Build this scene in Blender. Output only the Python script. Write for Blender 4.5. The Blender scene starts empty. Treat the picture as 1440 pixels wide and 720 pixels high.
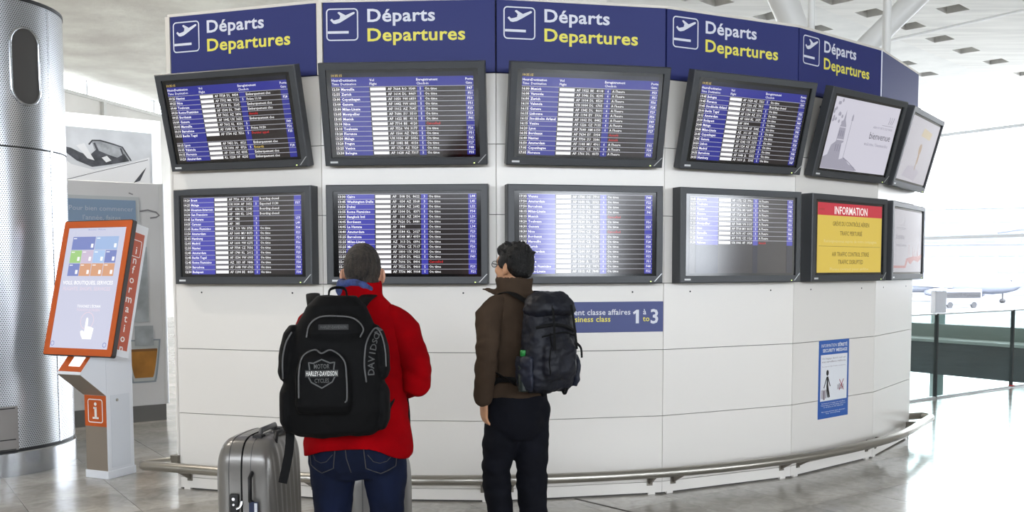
import bpy, bmesh, math, random
import numpy as np
from mathutils import Matrix, Vector, noise
from mathutils.bvhtree import BVHTree

random.seed(7)
SC = bpy.context.scene
COL = SC.collection
R = math.radians
PI = math.pi

# ------------------------------------------------------------------ camera
cam_data = bpy.data.cameras.new('camera')
cam = bpy.data.objects.new('camera', cam_data)
COL.objects.link(cam)
cam_data.sensor_fit = 'HORIZONTAL'
cam_data.sensor_width = 36.0
cam_data.lens = 1335.17 / 1440.0 * 36.0
cam_data.shift_y = 105.67 / 1440.0
cam_data.clip_start = 0.05
cam_data.clip_end = 1000
cam.matrix_world = (Matrix.Translation((0, 0, 1.54)) @ Matrix.Rotation(R(90) - 0.06462, 4, 'X')
                    @ Matrix.Rotation(-0.00222, 4, 'Z'))
SC.camera = cam

# ------------------------------------------------------------------ sky, daylight, exposure
world = bpy.data.worlds.new('overcast_sky')
SC.world = world
world.use_nodes = True
wn = world.node_tree.nodes
wl = world.node_tree.links
wn.clear()
w_out = wn.new('ShaderNodeOutputWorld')
w_bg = wn.new('ShaderNodeBackground')
w_bg.inputs['Strength'].default_value = 14.0
w_bg.inputs['Color'].default_value = (0.955, 0.98, 1.0, 1)
wl.new(w_bg.outputs[0], w_out.inputs[0])

SC.view_settings.view_transform = 'Standard'
SC.view_settings.look = 'None'
SC.view_settings.gamma = 1.0
SC.view_settings.use_curve_mapping = False
SC.view_settings.exposure = 0.12
SC.cycles.use_denoising = True
SC.cycles.max_bounces = 10
SC.cycles.diffuse_bounces = 6
SC.cycles.glossy_bounces = 4
SC.cycles.transmission_bounces = 4
SC.cycles.transparent_max_bounces = 12
SC.cycles.caustics_reflective = False
SC.cycles.caustics_refractive = False
SC.cycles.sample_clamp_indirect = 6.0


def portal(name, a, b, z0, z1):
    """Daylight portal filling a window opening that runs from a to b; light enters on the left of a->b."""
    a = Vector((a[0], a[1], 0)); b = Vector((b[0], b[1], 0))
    d = (b - a)
    L = bpy.data.lights.new(name, 'AREA')
    L.shape = 'RECTANGLE'
    L.size = d.length
    L.size_y = z1 - z0
    L.cycles.is_portal = True
    o = bpy.data.objects.new(name, L)
    COL.objects.link(o)
    x = d.normalized()
    z = Vector((x.y, -x.x, 0))          # lamp -Z (emission) points to the left of a->b
    y = z.cross(x)
    m = Matrix((x, y, z)).transposed().to_4x4()
    m.translation = (a + b) / 2 + Vector((0, 0, (z0 + z1) / 2))
    o.matrix_world = m
    return o


FAC_A = (46.8, -14.0)      # right-hand glazed facade, plan line
FAC_B = (2.8, 52.0)
portal('daylight_portal', (21.28, 24.28), FAC_B, -4.0, 7.6)
portal('daylight_portal', (-22, -14.0), (46, -14.0), 0.9, 7.0)

# ------------------------------------------------------------------ materials
def lin(c):
    out = []
    for v in c[:3]:
        v = v / 255.0
        out.append(v / 12.92 if v <= 0.04045 else ((v + 0.055) / 1.055) ** 2.4)
    return (*out, 1.0)


MATS = {}


def mat(name, col, rough=0.5, metal=0.0, spec=0.5, bump=None, var=None, emit=None, coat=0.0, aniso=None):
    """col/emit are 0-255 sRGB. bump=(scale,strength[,distance]) var=(scale,amount[,stretch])"""
    if name in MATS:
        return MATS[name]
    m = bpy.data.materials.new(name)
    m.use_nodes = True
    nt = m.node_tree
    p = nt.nodes['Principled BSDF']
    p.inputs['Base Color'].default_value = lin(col)
    p.inputs['Roughness'].default_value = rough
    p.inputs['Metallic'].default_value = metal
    p.inputs['Specular IOR Level'].default_value = spec
    p.inputs['Coat Weight'].default_value = coat
    p.inputs['Coat Roughness'].default_value = 0.05
    tc = None
    if bump or var:
        tc = nt.nodes.new('ShaderNodeTexCoord')
    if bump:
        n = nt.nodes.new('ShaderNodeTexNoise')
        n.inputs['Scale'].default_value = bump[0]
        n.inputs['Detail'].default_value = 4
        b = nt.nodes.new('ShaderNodeBump')
        b.inputs['Strength'].default_value = bump[1]
        b.inputs['Distance'].default_value = bump[2] if len(bump) > 2 else 0.004
        nt.links.new(tc.outputs['Object'], n.inputs['Vector'])
        nt.links.new(n.outputs['Fac'], b.inputs['Height'])
        nt.links.new(b.outputs[0], p.inputs['Normal'])
    if var:
        n = nt.nodes.new('ShaderNodeTexNoise')
        n.inputs['Scale'].default_value = var[0]
        n.inputs['Detail'].default_value = 5
        src = tc.outputs['Object']
        if len(var) > 2:
            mp = nt.nodes.new('ShaderNodeMapping')
            mp.inputs['Scale'].default_value = var[2]
            nt.links.new(src, mp.inputs[0])
            src = mp.outputs[0]
        nt.links.new(src, n.inputs['Vector'])
        r = nt.nodes.new('ShaderNodeValToRGB')
        c0 = lin([max(0, v * (1 - var[1])) for v in col])
        c1 = lin([min(255, v * (1 + var[1])) for v in col])
        r.color_ramp.elements[0].position = 0.3
        r.color_ramp.elements[1].position = 0.7
        r.color_ramp.elements[0].color = c0
        r.color_ramp.elements[1].color = c1
        nt.links.new(n.outputs['Fac'], r.inputs[0])
        nt.links.new(r.outputs[0], p.inputs['Base Color'])
    if emit:
        p.inputs['Emission Color'].default_value = lin(emit)
        p.inputs['Emission Strength'].default_value = emit[3] if len(emit) > 3 else 1.0
    MATS[name] = m
    return m


def glass_mat(name, tint, gloss=0.08, rough=0.0):
    if name in MATS:
        return MATS[name]
    m = bpy.data.materials.new(name)
    m.use_nodes = True
    nt = m.node_tree
    nt.nodes.remove(nt.nodes['Principled BSDF'])
    t = nt.nodes.new('ShaderNodeBsdfTransparent')
    t.inputs[0].default_value = lin(tint)
    g = nt.nodes.new('ShaderNodeBsdfGlossy')
    g.inputs['Roughness'].default_value = rough
    mx = nt.nodes.new('ShaderNodeMixShader')
    mx.inputs[0].default_value = gloss
    nt.links.new(t.outputs[0], mx.inputs[1])
    nt.links.new(g.outputs[0], mx.inputs[2])
    nt.links.new(mx.outputs[0], nt.nodes['Material Output'].inputs[0])
    MATS[name] = m
    return m


# ------------------------------------------------------------------ mesh collecting
class MB:
    def __init__(self):
        self.v = []
        self.f = []
        self.mi = []
        self.cur = 0
        self.cuts = []

    def add(self, vs, fs, M=None):
        o = len(self.v)
        self.cuts.append((o, len(self.f)))
        if M is not None:
            vs = [M @ Vector(q) for q in vs]
        self.v += [tuple(q) for q in vs]
        self.f += [tuple(i + o for i in q) for q in fs]
        self.mi += [self.cur] * len(fs)
        return self

    def box(self, x0, x1, y0, y1, z0, z1, M=None):
        vs = [(x0, y0, z0), (x1, y0, z0), (x1, y1, z0), (x0, y1, z0), (x0, y0, z1), (x1, y0, z1), (x1, y1, z1), (x0, y1, z1)]
        fs = [(3, 2, 1, 0), (4, 5, 6, 7), (0, 1, 5, 4), (1, 2, 6, 5), (2, 3, 7, 6), (3, 0, 4, 7)]
        return self.add(vs, fs, M)

    def bbox(self, x0, x1, y0, y1, z0, z1, b=0.005, M=None):
        """box with chamfered edges"""
        bm = bmesh.new()
        bmesh.ops.create_cube(bm, size=1.0)
        for v in bm.verts:
            v.co = Vector(((x0 + x1) / 2 + v.co.x * (x1 - x0), (y0 + y1) / 2 + v.co.y * (y1 - y0), (z0 + z1) / 2 + v.co.z * (z1 - z0)))
        bmesh.ops.bevel(bm, geom=list(bm.edges), offset=b, segments=2, affect='EDGES', profile=0.5)
        bm.verts.index_update()
        self.add([v.co.copy() for v in bm.verts], [[v.index for v in f.verts] for f in bm.faces], M)
        bm.free()
        return self

    def quad(self, x0, x1, z0, z1, y=0.0, M=None):
        """upright quad facing -y"""
        return self.add([(x0, y, z0), (x1, y, z0), (x1, y, z1), (x0, y, z1)], [(0, 1, 2, 3)], M)

    def poly(self, pts, y=0.0, M=None):
        """upright polygon in x,z facing -y (counter-clockwise seen from -y)"""
        return self.add([(p[0], y, p[1]) for p in pts], [tuple(range(len(pts)))], M)

    def prism(self, pts, y0, y1, M=None):
        """polygon in x,z extruded from y0 (front) to y1"""
        n = len(pts)
        vs = [(p[0], y0, p[1]) for p in pts] + [(p[0], y1, p[1]) for p in pts]
        fs = [tuple(range(n)), tuple(reversed(range(n, 2 * n)))]
        fs += [(i, i + n, (i + 1) % n + n, (i + 1) % n) for i in range(n)]
        return self.add(vs, fs, M)

    def slab(self, pts, z0, z1, M=None):
        """plan polygon (counter-clockwise) extruded in z"""
        n = len(pts)
        vs = [(p[0], p[1], z0) for p in pts] + [(p[0], p[1], z1) for p in pts]
        fs = [tuple(reversed(range(n))), tuple(range(n, 2 * n))]
        fs += [(i, (i + 1) % n, (i + 1) % n + n, i + n) for i in range(n)]
        return self.add(vs, fs, M)

    def tube(self, pts, rad, seg=12, ell=1.0, cap='round', closed=False, up=None, M=None):
        """sweep; rad number or list; ell = ratio second axis (number or list)"""
        P = [Vector(p) for p in pts]
        n = len(P)
        rr = rad if isinstance(rad, (list, tuple)) else [rad] * n
        ee = ell if isinstance(ell, (list, tuple)) else [ell] * n
        T = []
        for i in range(n):
            if closed:
                t = P[(i + 1) % n] - P[i - 1]
            else:
                t = P[min(i + 1, n - 1)] - P[max(i - 1, 0)]
            T.append(t.normalized())
        u = Vector(up) if up else (Vector((0, 0, 1)) if abs(T[0].z) < 0.9 else Vector((0, 1, 0)))
        u = (u - T[0] * u.dot(T[0])).normalized()
        rings = []
        prev = T[0]
        for i in range(n):
            ax = prev.cross(T[i])
            if ax.length > 1e-6:
                u = Matrix.Rotation(prev.angle(T[i]), 3, ax.normalized()) @ u
            u = (u - T[i] * u.dot(T[i])).normalized()
            w = T[i].cross(u)
            prev = T[i]
            rings.append((P[i], u.copy(), w, rr[i], rr[i] * ee[i], T[i]))
        full = []
        if cap == 'round' and not closed:
            c, u_, w_, a, b, t = rings[0]
            for k in (0.25, 0.6, 0.9):
                s = math.sin(k * PI / 2)
                full.append((c - t * min(a, b) * math.cos(k * PI / 2), u_, w_, a * s, b * s, t))
            full += rings
            c, u_, w_, a, b, t = rings[-1]
            for k in (0.9, 0.6, 0.25):
                s = math.sin(k * PI / 2)
                full.append((c + t * min(a, b) * math.cos(k * PI / 2), u_, w_, a * s, b * s, t))
        else:
            full = rings
        vs = []
        for c, u_, w_, a, b, t in full:
            for k in range(seg):
                an = 2 * PI * k / seg
                vs.append(c + u_ * a * math.cos(an) + w_ * b * math.sin(an))
        m = len(full)
        fs = []
        for i in range(m if closed else m - 1):
            j = (i + 1) % m
            for k in range(seg):
                l = (k + 1) % seg
                fs.append((i * seg + k, i * seg + l, j * seg + l, j * seg + k))
        if not closed:
            fs.append(tuple(reversed(range(seg))))
            fs.append(tuple((m - 1) * seg + k for k in range(seg)))
        return self.add(vs, fs, M)

    def loft(self, rings, seg=24, M=None, power=2.0):
        """rings: (cx,cy,z,rx,ry) super-ellipses stacked in z, capped"""
        vs = []
        for cx, cy, z, rx, ry in rings:
            for k in range(seg):
                a = 2 * PI * k / seg
                ca, sa = math.cos(a), math.sin(a)
                vs.append((cx + rx * math.copysign(abs(ca) ** (2 / power), ca), cy + ry * math.copysign(abs(sa) ** (2 / power), sa), z))
        n = len(rings)
        fs = []
        for i in range(n - 1):
            for k in range(seg):
                l = (k + 1) % seg
                fs.append((i * seg + k, i * seg + l, (i + 1) * seg + l, (i + 1) * seg + k))
        fs.append(tuple(reversed(range(seg))))
        fs.append(tuple((n - 1) * seg + k for k in range(seg)))
        return self.add(vs, fs, M)

    def ell(self, c, r, rot=None, M=None, seg=20, rings=12):
        vs, fs = [], []
        Q = rot.to_3x3() if rot is not None else Matrix.Identity(3)
        for i in range(rings + 1):
            th = PI * i / rings
            for k in range(seg):
                a = 2 * PI * k / seg
                q = Vector((r[0] * math.sin(th) * math.cos(a), r[1] * math.sin(th) * math.sin(a), -r[2] * math.cos(th)))
                vs.append(Vector(c) + Q @ q)
        for i in range(rings):
            for k in range(seg):
                l = (k + 1) % seg
                fs.append((i * seg + k, i * seg + l, (i + 1) * seg + l, (i + 1) * seg + k))
        return self.add(vs, fs, M)

    def ring(self, c, prof, seg=48, a0=0.0, a1=2 * PI, M=None):
        """revolve profile [(r,z)] about z through c; closed profile if a full turn"""
        vs, fs = [], []
        full = abs(a1 - a0 - 2 * PI) < 1e-6
        ns = seg if full else seg + 1
        n = len(prof)
        for k in range(ns):
            a = a0 + (a1 - a0) * k / seg
            for r, z in prof:
                vs.append((c[0] + r * math.cos(a), c[1] + r * math.sin(a), c[2] + z))
        for k in range(seg):
            l = (k + 1) % ns
            for i in range(n - 1):
                fs.append((k * n + i, l * n + i, l * n + i + 1, k * n + i + 1))
        return self.add(vs, fs, M)

    def mesh(self, name, mats, smooth=False):
        me = bpy.data.meshes.new(name)
        me.from_pydata([tuple(q) for q in self.v], [], self.f)
        mats = mats if isinstance(mats, (list, tuple)) else [mats]
        for m in mats:
            me.materials.append(m)
        if len(mats) > 1:
            me.polygons.foreach_set('material_index', self.mi)
        if smooth:
            me.polygons.foreach_set('use_smooth', [True] * len(me.polygons))
        me.update()
        return me

    def build_each(self, name, mats, parent=None, smooth=False):
        """one object for every shape collected"""
        ends = self.cuts[1:] + [(len(self.v), len(self.f))]
        out = []
        for (v0, f0), (v1, f1) in zip(self.cuts, ends):
            q = MB()
            q.add(self.v[v0:v1], [tuple(i - v0 for i in f) for f in self.f[f0:f1]])
            out.append(q.build(name, mats, parent, smooth=smooth))
        return out

    def build(self, name, mats, parent=None, loc=None, smooth=False):
        if loc is True:
            loc, smooth = None, True
        return link(name, self.mesh(name, mats, smooth), parent, loc)


def link(name, me, parent=None, loc=None):
    o = bpy.data.objects.new(name, me)
    COL.objects.link(o)
    if parent is not None:
        o.parent = parent
    if loc is not None:
        o.location = loc
    return o


def smooth_by_angle(o, ang=35):
    me = o.data
    me.polygons.foreach_set('use_smooth', [True] * len(me.polygons))
    try:
        me.set_sharp_from_angle(angle=R(ang))
    except Exception:
        pass
    return o


def tag(o, label, cat, group=None):
    o['label'] = label
    o['category'] = cat
    if group:
        o['group'] = group
    return o


def thing(name, label, cat, loc=(0, 0, 0), rot=(0, 0, 0), group=None):
    o = bpy.data.objects.new(name, None)
    COL.objects.link(o)
    o.empty_display_size = 0.1
    o.location = loc
    o.rotation_euler = rot
    return tag(o, label, cat, group)


def struct(o):
    o['kind'] = 'structure'
    return o


# ------------------------------------------------------------------ lettering
GL = {}


def glyph_mesh(s, bold, res):
    cu = bpy.data.curves.new('lettering', 'FONT')
    cu.body = s
    cu.size = 1.0
    cu.resolution_u = res
    cu.offset = bold
    o = bpy.data.objects.new('lettering', cu)
    me = o.to_mesh()
    vs = [(v.co.x, v.co.y) for v in me.vertices]
    fs = [tuple(p.vertices) for p in me.polygons]
    o.to_mesh_clear()
    bpy.data.objects.remove(o)
    bpy.data.curves.remove(cu)
    return vs, fs


def glyph(c, bold, res):
    k = (c, bold, res)
    if k not in GL:
        vs, fs = glyph_mesh(c, bold, res)
        w2 = glyph_mesh('H' + c + 'H', 0, 1)[0]
        w1 = glyph_mesh('HH', 0, 1)[0]
        adv = (max(v[0] for v in w2) - min(v[0] for v in w2)) - (max(v[0] for v in w1) - min(v[0] for v in w1))
        GL[k] = (vs, fs, adv + max(0, bold) * 1.2)
    return GL[k]


CAP = None


def text(mb, s, x, z, h, y=0.0, bold=0.0, res=2, align='l', width=None, M=None, slant=0.0, track=0.0):
    """s lettered on the x,z plane: cap height h, baseline z; width squeezes to fit. Returns width."""
    global CAP
    if CAP is None:
        CAP = max(v[1] for v in glyph_mesh('H', 0, 1)[0])
    k = h / CAP
    pen = 0.0
    V, F = [], []
    for c in s:
        vs, fs, adv = glyph(c, bold, res)
        o = len(V)
        V += [(pen + a, b) for a, b in vs]
        F += [tuple(i + o for i in f) for f in fs]
        pen += adv + track
    if not V:
        return 0
    x0 = min(v[0] for v in V)
    x1 = max(v[0] for v in V)
    sx = k if width is None else width / (x1 - x0)
    w = (x1 - x0) * sx
    ox = x - (0 if align == 'l' else w if align == 'r' else w / 2)
    mb.add([(ox + (a - x0) * sx + slant * b * k, y, z + b * k) for a, b in V], F, M)
    return w


def round_rect(x0, x1, z0, z1, r, n=5):
    pts = []
    for cx, cz, a in ((x1 - r, z0 + r, -90), (x1 - r, z1 - r, 0), (x0 + r, z1 - r, 90), (x0 + r, z0 + r, 180)):
        for k in range(n + 1):
            t = R(a + 90 * k / n)
            pts.append((cx + r * math.cos(t), cz + r * math.sin(t)))
    return pts


def outline(mb, pts, w, y=0.0, closed=True, M=None):
    """flat ribbon of width w along a polyline in x,z"""
    P = [Vector((p[0], p[1])) for p in pts]
    n = len(P)
    L, Rr = [], []
    for i in range(n):
        a = P[i - 1] if (closed or i > 0) else P[i]
        b = P[(i + 1) % n] if (closed or i < n - 1) else P[i]
        t = (b - a)
        t = t.normalized() if t.length > 0 else Vector((1, 0))
        nrm = Vector((-t.y, t.x))
        L.append(P[i] + nrm * w / 2)
        Rr.append(P[i] - nrm * w / 2)
    vs = [(q.x, y, q.y) for q in L] + [(q.x, y, q.y) for q in Rr]
    fs = []
    for i in range(n if closed else n - 1):
        j = (i + 1) % n
        fs.append((i, i + n, j + n, j))
    mb.add(vs, fs, M)


# ------------------------------------------------------------------ organic volumes
def organic(mb, voxel, smooth=4, fold=None):
    """union of the closed volumes in mb as one continuous skin; fold(co,n)->offset along normal"""
    me = mb.mesh('tmp', [])
    o = bpy.data.objects.new('tmp', me)
    COL.objects.link(o)
    m = o.modifiers.new('r', 'REMESH')
    m.mode = 'VOXEL'
    m.voxel_size = voxel
    if smooth:
        s = o.modifiers.new('s', 'SMOOTH')
        s.factor = 0.5
        s.iterations = smooth
    dg = bpy.context.evaluated_depsgraph_get()
    out = bpy.data.meshes.new_from_object(o.evaluated_get(dg))
    bpy.data.objects.remove(o)
    bpy.data.meshes.remove(me)
    if fold:
        cos = [v.co.copy() for v in out.vertices]
        nrm = [v.normal.copy() for v in out.vertices]
        for v, c, n in zip(out.vertices, cos, nrm):
            v.co = fold(c, n)
    out.polygons.foreach_set('use_smooth', [True] * len(out.polygons))
    out.update()
    return out


def skin(me, name, m, parent):
    me.name = name
    me.materials.clear()
    me.materials.append(m)
    return link(name, me, parent)


def bvh_of(me):
    return BVHTree.FromPolygons([v.co.copy() for v in me.vertices], [tuple(p.vertices) for p in me.polygons])


def drape(bvh, x, z, lift=0.002, d=(0, 1, 0), start=-2.0):
    """drop the point x,z along +y on the surface"""
    h = bvh.ray_cast(Vector((x, start, z)), Vector(d))
    if h[0] is None:
        return None
    return h[0] + h[1] * lift if h[1].y < 0 else h[0] - Vector(d) * lift

# ================================================================== THE SETTING
HALL = [(-22, -14), (46.8, -14), (2.8, 52), (-8.0, 52), (-16, 12)]
GRID = R(35)

# ---- floor: polished stone slab with real tiles in the near field
def stone_mat(name, grid=False):
    m = mat(name, (174, 171, 165), rough=0.16, spec=0.62, var=(1.3, 0.10))
    nt = m.node_tree
    p = nt.nodes['Principled BSDF']
    src = p.inputs['Base Color'].links[0].from_socket
    tc = nt.nodes.new('ShaderNodeTexCoord')
    n2 = nt.nodes.new('ShaderNodeTexNoise')
    n2.inputs['Scale'].default_value = 9
    n2.inputs['Detail'].default_value = 8
    n2.inputs['Distortion'].default_value = 1.5
    oi = nt.nodes.new('ShaderNodeObjectInfo')
    ad = nt.nodes.new('ShaderNodeVectorMath')
    ad.operation = 'ADD'
    sc = nt.nodes.new('ShaderNodeVectorMath')
    sc.operation = 'SCALE'
    sc.inputs[3].default_value = 1.0
    nt.links.new(tc.outputs['Object'], ad.inputs[0])
    nt.links.new(oi.outputs['Location'], ad.inputs[1])
    nt.links.new(ad.outputs[0], n2.inputs['Vector'])
    mx = nt.nodes.new('ShaderNodeMix')
    mx.data_type = 'RGBA'
    mx.blend_type = 'OVERLAY'
    mx.inputs[0].default_value = 0.35
    nt.links.new(src, mx.inputs[6])
    nt.links.new(n2.outputs['Fac'], mx.inputs[7])
    out = mx.outputs[2]
    hv = nt.nodes.new('ShaderNodeHueSaturation')
    mth = nt.nodes.new('ShaderNodeMapRange')
    mth.inputs['To Min'].default_value = 0.88
    mth.inputs['To Max'].default_value = 1.1
    nt.links.new(oi.outputs['Random'], mth.inputs[0])
    if not grid:
        nt.links.new(mth.outputs[0], hv.inputs['Value'])
    nt.links.new(out, hv.inputs['Color'])
    out = hv.outputs[0]
    if grid:
        mp = nt.nodes.new('ShaderNodeMapping')
        mp.inputs['Rotation'].default_value = (0, 0, -GRID)
        mp.inputs['Location'].default_value = (0.3, 0.3, 0)
        br = nt.nodes.new('ShaderNodeTexBrick')
        br.offset = 0
        br.inputs['Scale'].default_value = 1.0
        br.inputs['Brick Width'].default_value = 0.6
        br.inputs['Row Height'].default_value = 0.6
        br.inputs['Mortar Size'].default_value = 0.003
        nt.links.new(tc.outputs['Object'], mp.inputs[0])
        nt.links.new(mp.outputs[0], br.inputs['Vector'])
        m3 = nt.nodes.new('ShaderNodeMix')
        m3.data_type = 'RGBA'
        m3.inputs[7].default_value = lin((96, 90, 82))
        nt.links.new(br.outputs['Fac'], m3.inputs[0])
        nt.links.new(out, m3.inputs[6])
        out = m3.outputs[2]
    nt.links.new(out, p.inputs['Base Color'])
    return m


VOID = [(3.2, 9.97), (21.3, 22.6)]
fl = MB()
fl.slab([(-22, -14), (46.8, -14), (21.3, 22.6), (3.2, 9.97), (-8, 26), (-9.5, 45), (-16, 12)], -0.4, -0.004)
floor = struct(fl.build('floor', stone_mat('floor_stone', True)))
tile_me = MB().box(-0.2985, 0.2985, -0.2985, 0.2985, -0.012, 0.0).mesh('tile', stone_mat('tile_stone'))


cg, sg = math.cos(GRID), math.sin(GRID)
cand = []
for i in range(-12, 32):
    for j in range(-4, 26):
        u, v = i * 0.6, j * 0.6
        x, y = cg * u - sg * v, sg * u + cg * v
        if y < 4.6 or y > 13:
            continue
        if abs(x) > 0.58 * y + 0.3:                                  # outside the view
            continue
        if (x - 3.2) * sg - (y - 9.97) * cg < 0.45 and x > 2.6:       # beyond the balustrade
            continue
        inside = -2.2 < x < 3.4 and y > 7.2 + max(0, x) * 0.55       # under the display wall
        if inside and x < 3.0:
            continue
        cand.append((y, x))
cand.sort()
for y, x in cand[:295]:
    t = link('tile', tile_me, floor, (x, y, 0))
    t.rotation_euler.z = GRID

# dark expansion joint strip in the floor
j = MB()
j.box(0.0, 1.2, -0.012, 0.012, -0.004, 0.0006)
ej = j.build('expansion_joint', mat('joint_rubber', (52, 48, 45), 0.6), floor, (0.42, 6.31, 0))
ej.rotation_euler.z = R(-47)

# ---- ceiling: concrete with recessed openings, folding up to the facade on the right
conc = mat('concrete', (242, 238, 231), 0.85, bump=(5, 0.4, 0.05), var=(0.9, 0.07))
concl = mat('concrete_board', (228, 226, 222), 0.85, bump=(2, 0.2, 0.02), var=(1.6, 0.05, (0.3, 3, 1)))
CZ = 7.0
holes = [(4.2, 19.8), (5.6, 21.0), (6.6, 19.7), (4.6, 19.1), (7.7, 20.7), (9.0, 21.8), (10.2, 23.0), (11.4, 24.2), (12.8, 25.5),
         (14.4, 27.0), (10.5, 25.8), (11.7, 27.2), (9.3, 20.4), (9.4, 18.8), (3.5, 19.4), (7.0, 22.1), (10.6, 19.6), (12.0, 21.6)]


def plan_slab(mb, pts, z0s, th):
    n = len(pts)
    vs = [(p[0], p[1], z) for p, z in zip(pts, z0s)] + [(p[0], p[1], z + th) for p, z in zip(pts, z0s)]
    fs = [tuple(reversed(range(n))), tuple(range(n, 2 * n))] + [(i, (i + 1) % n, (i + 1) % n + n, i + n) for i in range(n)]
    mb.add(vs, fs)


HM = Matrix.Rotation(R(45), 4, 'Z')


def cut_holes(mb, name, m, parent=None):
    o = mb.build(name, m, parent)
    cut = MB()
    for x, y in holes:
        cut.box(-0.30, 0.30, -0.24, 0.24, -0.4, 0.42, Matrix.Translation((x, y, CZ)) @ HM)
    c = cut.build('cutter', m)
    bo = o.modifiers.new('b', 'BOOLEAN')
    bo.operation = 'DIFFERENCE'
    bo.solver = 'EXACT'
    bo.object = c
    dg = bpy.context.evaluated_depsgraph_get()
    nm = bpy.data.meshes.new_from_object(o.evaluated_get(dg))
    o.modifiers.clear()
    o.data = nm
    bpy.data.objects.remove(c)
    return o


cm = MB()
plan_slab(cm, [(-24, -15), (47.5, -15), (14.9, 28.8), (5.6, 19.4), (1.2, 53), (-8.0, 53), (-12.6, 25.2), (-16.5, 12)], [CZ] * 8, 0.5)
roof = struct(cut_holes(cm, 'ceiling', concl))
# folded part rising to the right-hand facade
cm = MB()
plan_slab(cm, [(5.6, 19.4), (14.9, 28.8), (47.5, -15), (49.5, -15), (18.4, 31.4), (2.8, 54.0), (1.2, 53)],
          [CZ, CZ, CZ, 7.5, 7.5, 7.5, CZ], 0.5)
cut_holes(cm, 'ceiling_fold', mat('concrete_white', (226, 225, 222), 0.85, var=(1.5, 0.03)), roof)
hm = mat('recess_metal', (120, 119, 116), 0.8)
lid_me = MB().box(-0.29, 0.29, -0.23, 0.23, 0.36, 0.40).box(-0.29, 0.10, -0.23, -0.12, 0.12, 0.15).mesh('recess_lid', hm)
for x, y in holes:
    o = link('recess_lid', lid_me, roof, (x, y, CZ))
    o.rotation_euler.z = R(45)
# plain shotcrete soffit over the left half of the hall
sm = MB()
sm.slab([(-23.9, -14.9), (2.0, -14.9), (2.0, 18.0), (0.6, 52.9), (-7.9, 52.9), (-12.5, 25.2), (-16.4, 12)], CZ - 0.04, CZ)
sm.build('soffit', conc, roof)

# ---- right-hand glazed facade
alu = mat('facade_aluminium', (196, 198, 200), 0.4, 0.3)
fa, fb = Vector((FAC_A[0], FAC_A[1], 0)), Vector((FAC_B[0], FAC_B[1], 0))
fd = (fb - fa).normalized()
fL = (fb - fa).length
fM = Matrix.Translation(fa) @ Matrix.Rotation(math.atan2(fd.y, fd.x), 4, 'Z')
win1 = bpy.data.objects.new('window_1', None)
COL.objects.link(win1)
win1.matrix_world = fM
struct(win1)
for z, h in ((-4.0, 0.10), (-1.6, 0.10), (2.62, 0.11), (6.2, 0.11), (7.5, 0.16)):
    MB().box(0, fL, -0.06, 0.06, z - h / 2, z + h / 2).build('transom', alu, win1)
# ---- solid right-hand wall on the near stretch, glazing only further down the hall
SOLID = 46.0
MB().box(0, SOLID, -0.15, 0.15, -0.4, 7.6, fM).build('wall_right', mat('painted_plaster', (205, 200, 192), 0.8))['kind'] = 'structure'
n_m = 12
post_me = MB().box(-0.05, 0.05, -0.08, 0.08, -4.0, 7.5).mesh('mullion', alu)
pane_me = MB().box(0.06, fL / n_m - 0.06, -0.008, 0.008, -3.9, 7.4).mesh('pane', glass_mat('clear_pane', (250, 252, 255), 0.05))
for k in range(n_m + 1):
    s = fL * k / n_m
    if s > SOLID and not 46 < s < 60:                       # the bay in view has no upright in the photograph
        link('mullion', post_me, win1, (s, 0, 0))
    if k < n_m and s > SOLID - 4:
        link('pane', pane_me, win1, (s, 0, 0))

# ---- rear wall behind the photographer, with its windows
pl = mat('painted_plaster', (205, 200, 192), 0.8)
dark_w = mat('dark_cladding', (70, 68, 66), 0.7)
rw = MB()
REAR_Y = -14.0
W_OPEN = [(9.3, 11.8), (33.5, 44.5)]           # tall windows, x range at the rear wall
xs = [-22.0]
for a, b in W_OPEN:
    xs += [a, b]
xs.append(46.8)
for a, b in zip(xs[0::2], xs[1::2]):
    rw.box(a, b, REAR_Y - 0.3, REAR_Y, 0.0, 4.0)
for a, b in W_OPEN:
    rw.box(a, b, REAR_Y - 0.3, REAR_Y, 0.0, 0.9)
    rw.box(a, b, REAR_Y - 0.3, REAR_Y, 3.9, 4.0)
rear = struct(rw.build('wall_back', dark_w))
win2 = bpy.data.objects.new('window_2', None)
COL.objects.link(win2)
win2.location = (-22, REAR_Y - 0.1, 0)
struct(win2)
MB().box(0, 68.8, -0.06, 0.06, 6.85, 7.0).build('transom', alu, win2)
MB().box(0, 68.8, -0.06, 0.06, 4.0, 4.1).build('transom', alu, win2)
rm = MB().box(-0.06, 0.06, -0.08, 0.08, 4.0, 7.0).mesh('mullion', alu)
rp = MB().box(0.06, 4.24, -0.008, 0.008, 4.1, 6.85).mesh('pane', glass_mat('clear_pane', (250, 252, 255), 0.05))
for k in range(17):
    link('mullion', rm, win2, (k * 4.3, 0, 0))
    if k < 16:
        link('pane', rp, win2, (k * 4.3, 0, 0))
for a, b in W_OPEN:
    MB().box(a + 22.03, b + 21.97, -0.008, 0.008, 0.9, 3.9).build('pane', glass_mat('clear_pane', (250, 252, 255), 0.05), win2)

# ---- left-hand and far walls
lw = MB()
pts = [(-22, -14), (-16, 12), (-12.6, 25.2)]
for a, b in zip(pts[:-1], pts[1:]):
    v = Vector((b[0] - a[0], b[1] - a[1], 0))
    M = Matrix.Translation((a[0], a[1], 0)) @ Matrix.Rotation(math.atan2(v.y, v.x), 4, 'Z')
    lw.box(0, v.length, 0, 0.3, -0.4, 7.0, M)
struct(lw.build('wall_left', pl))
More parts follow.
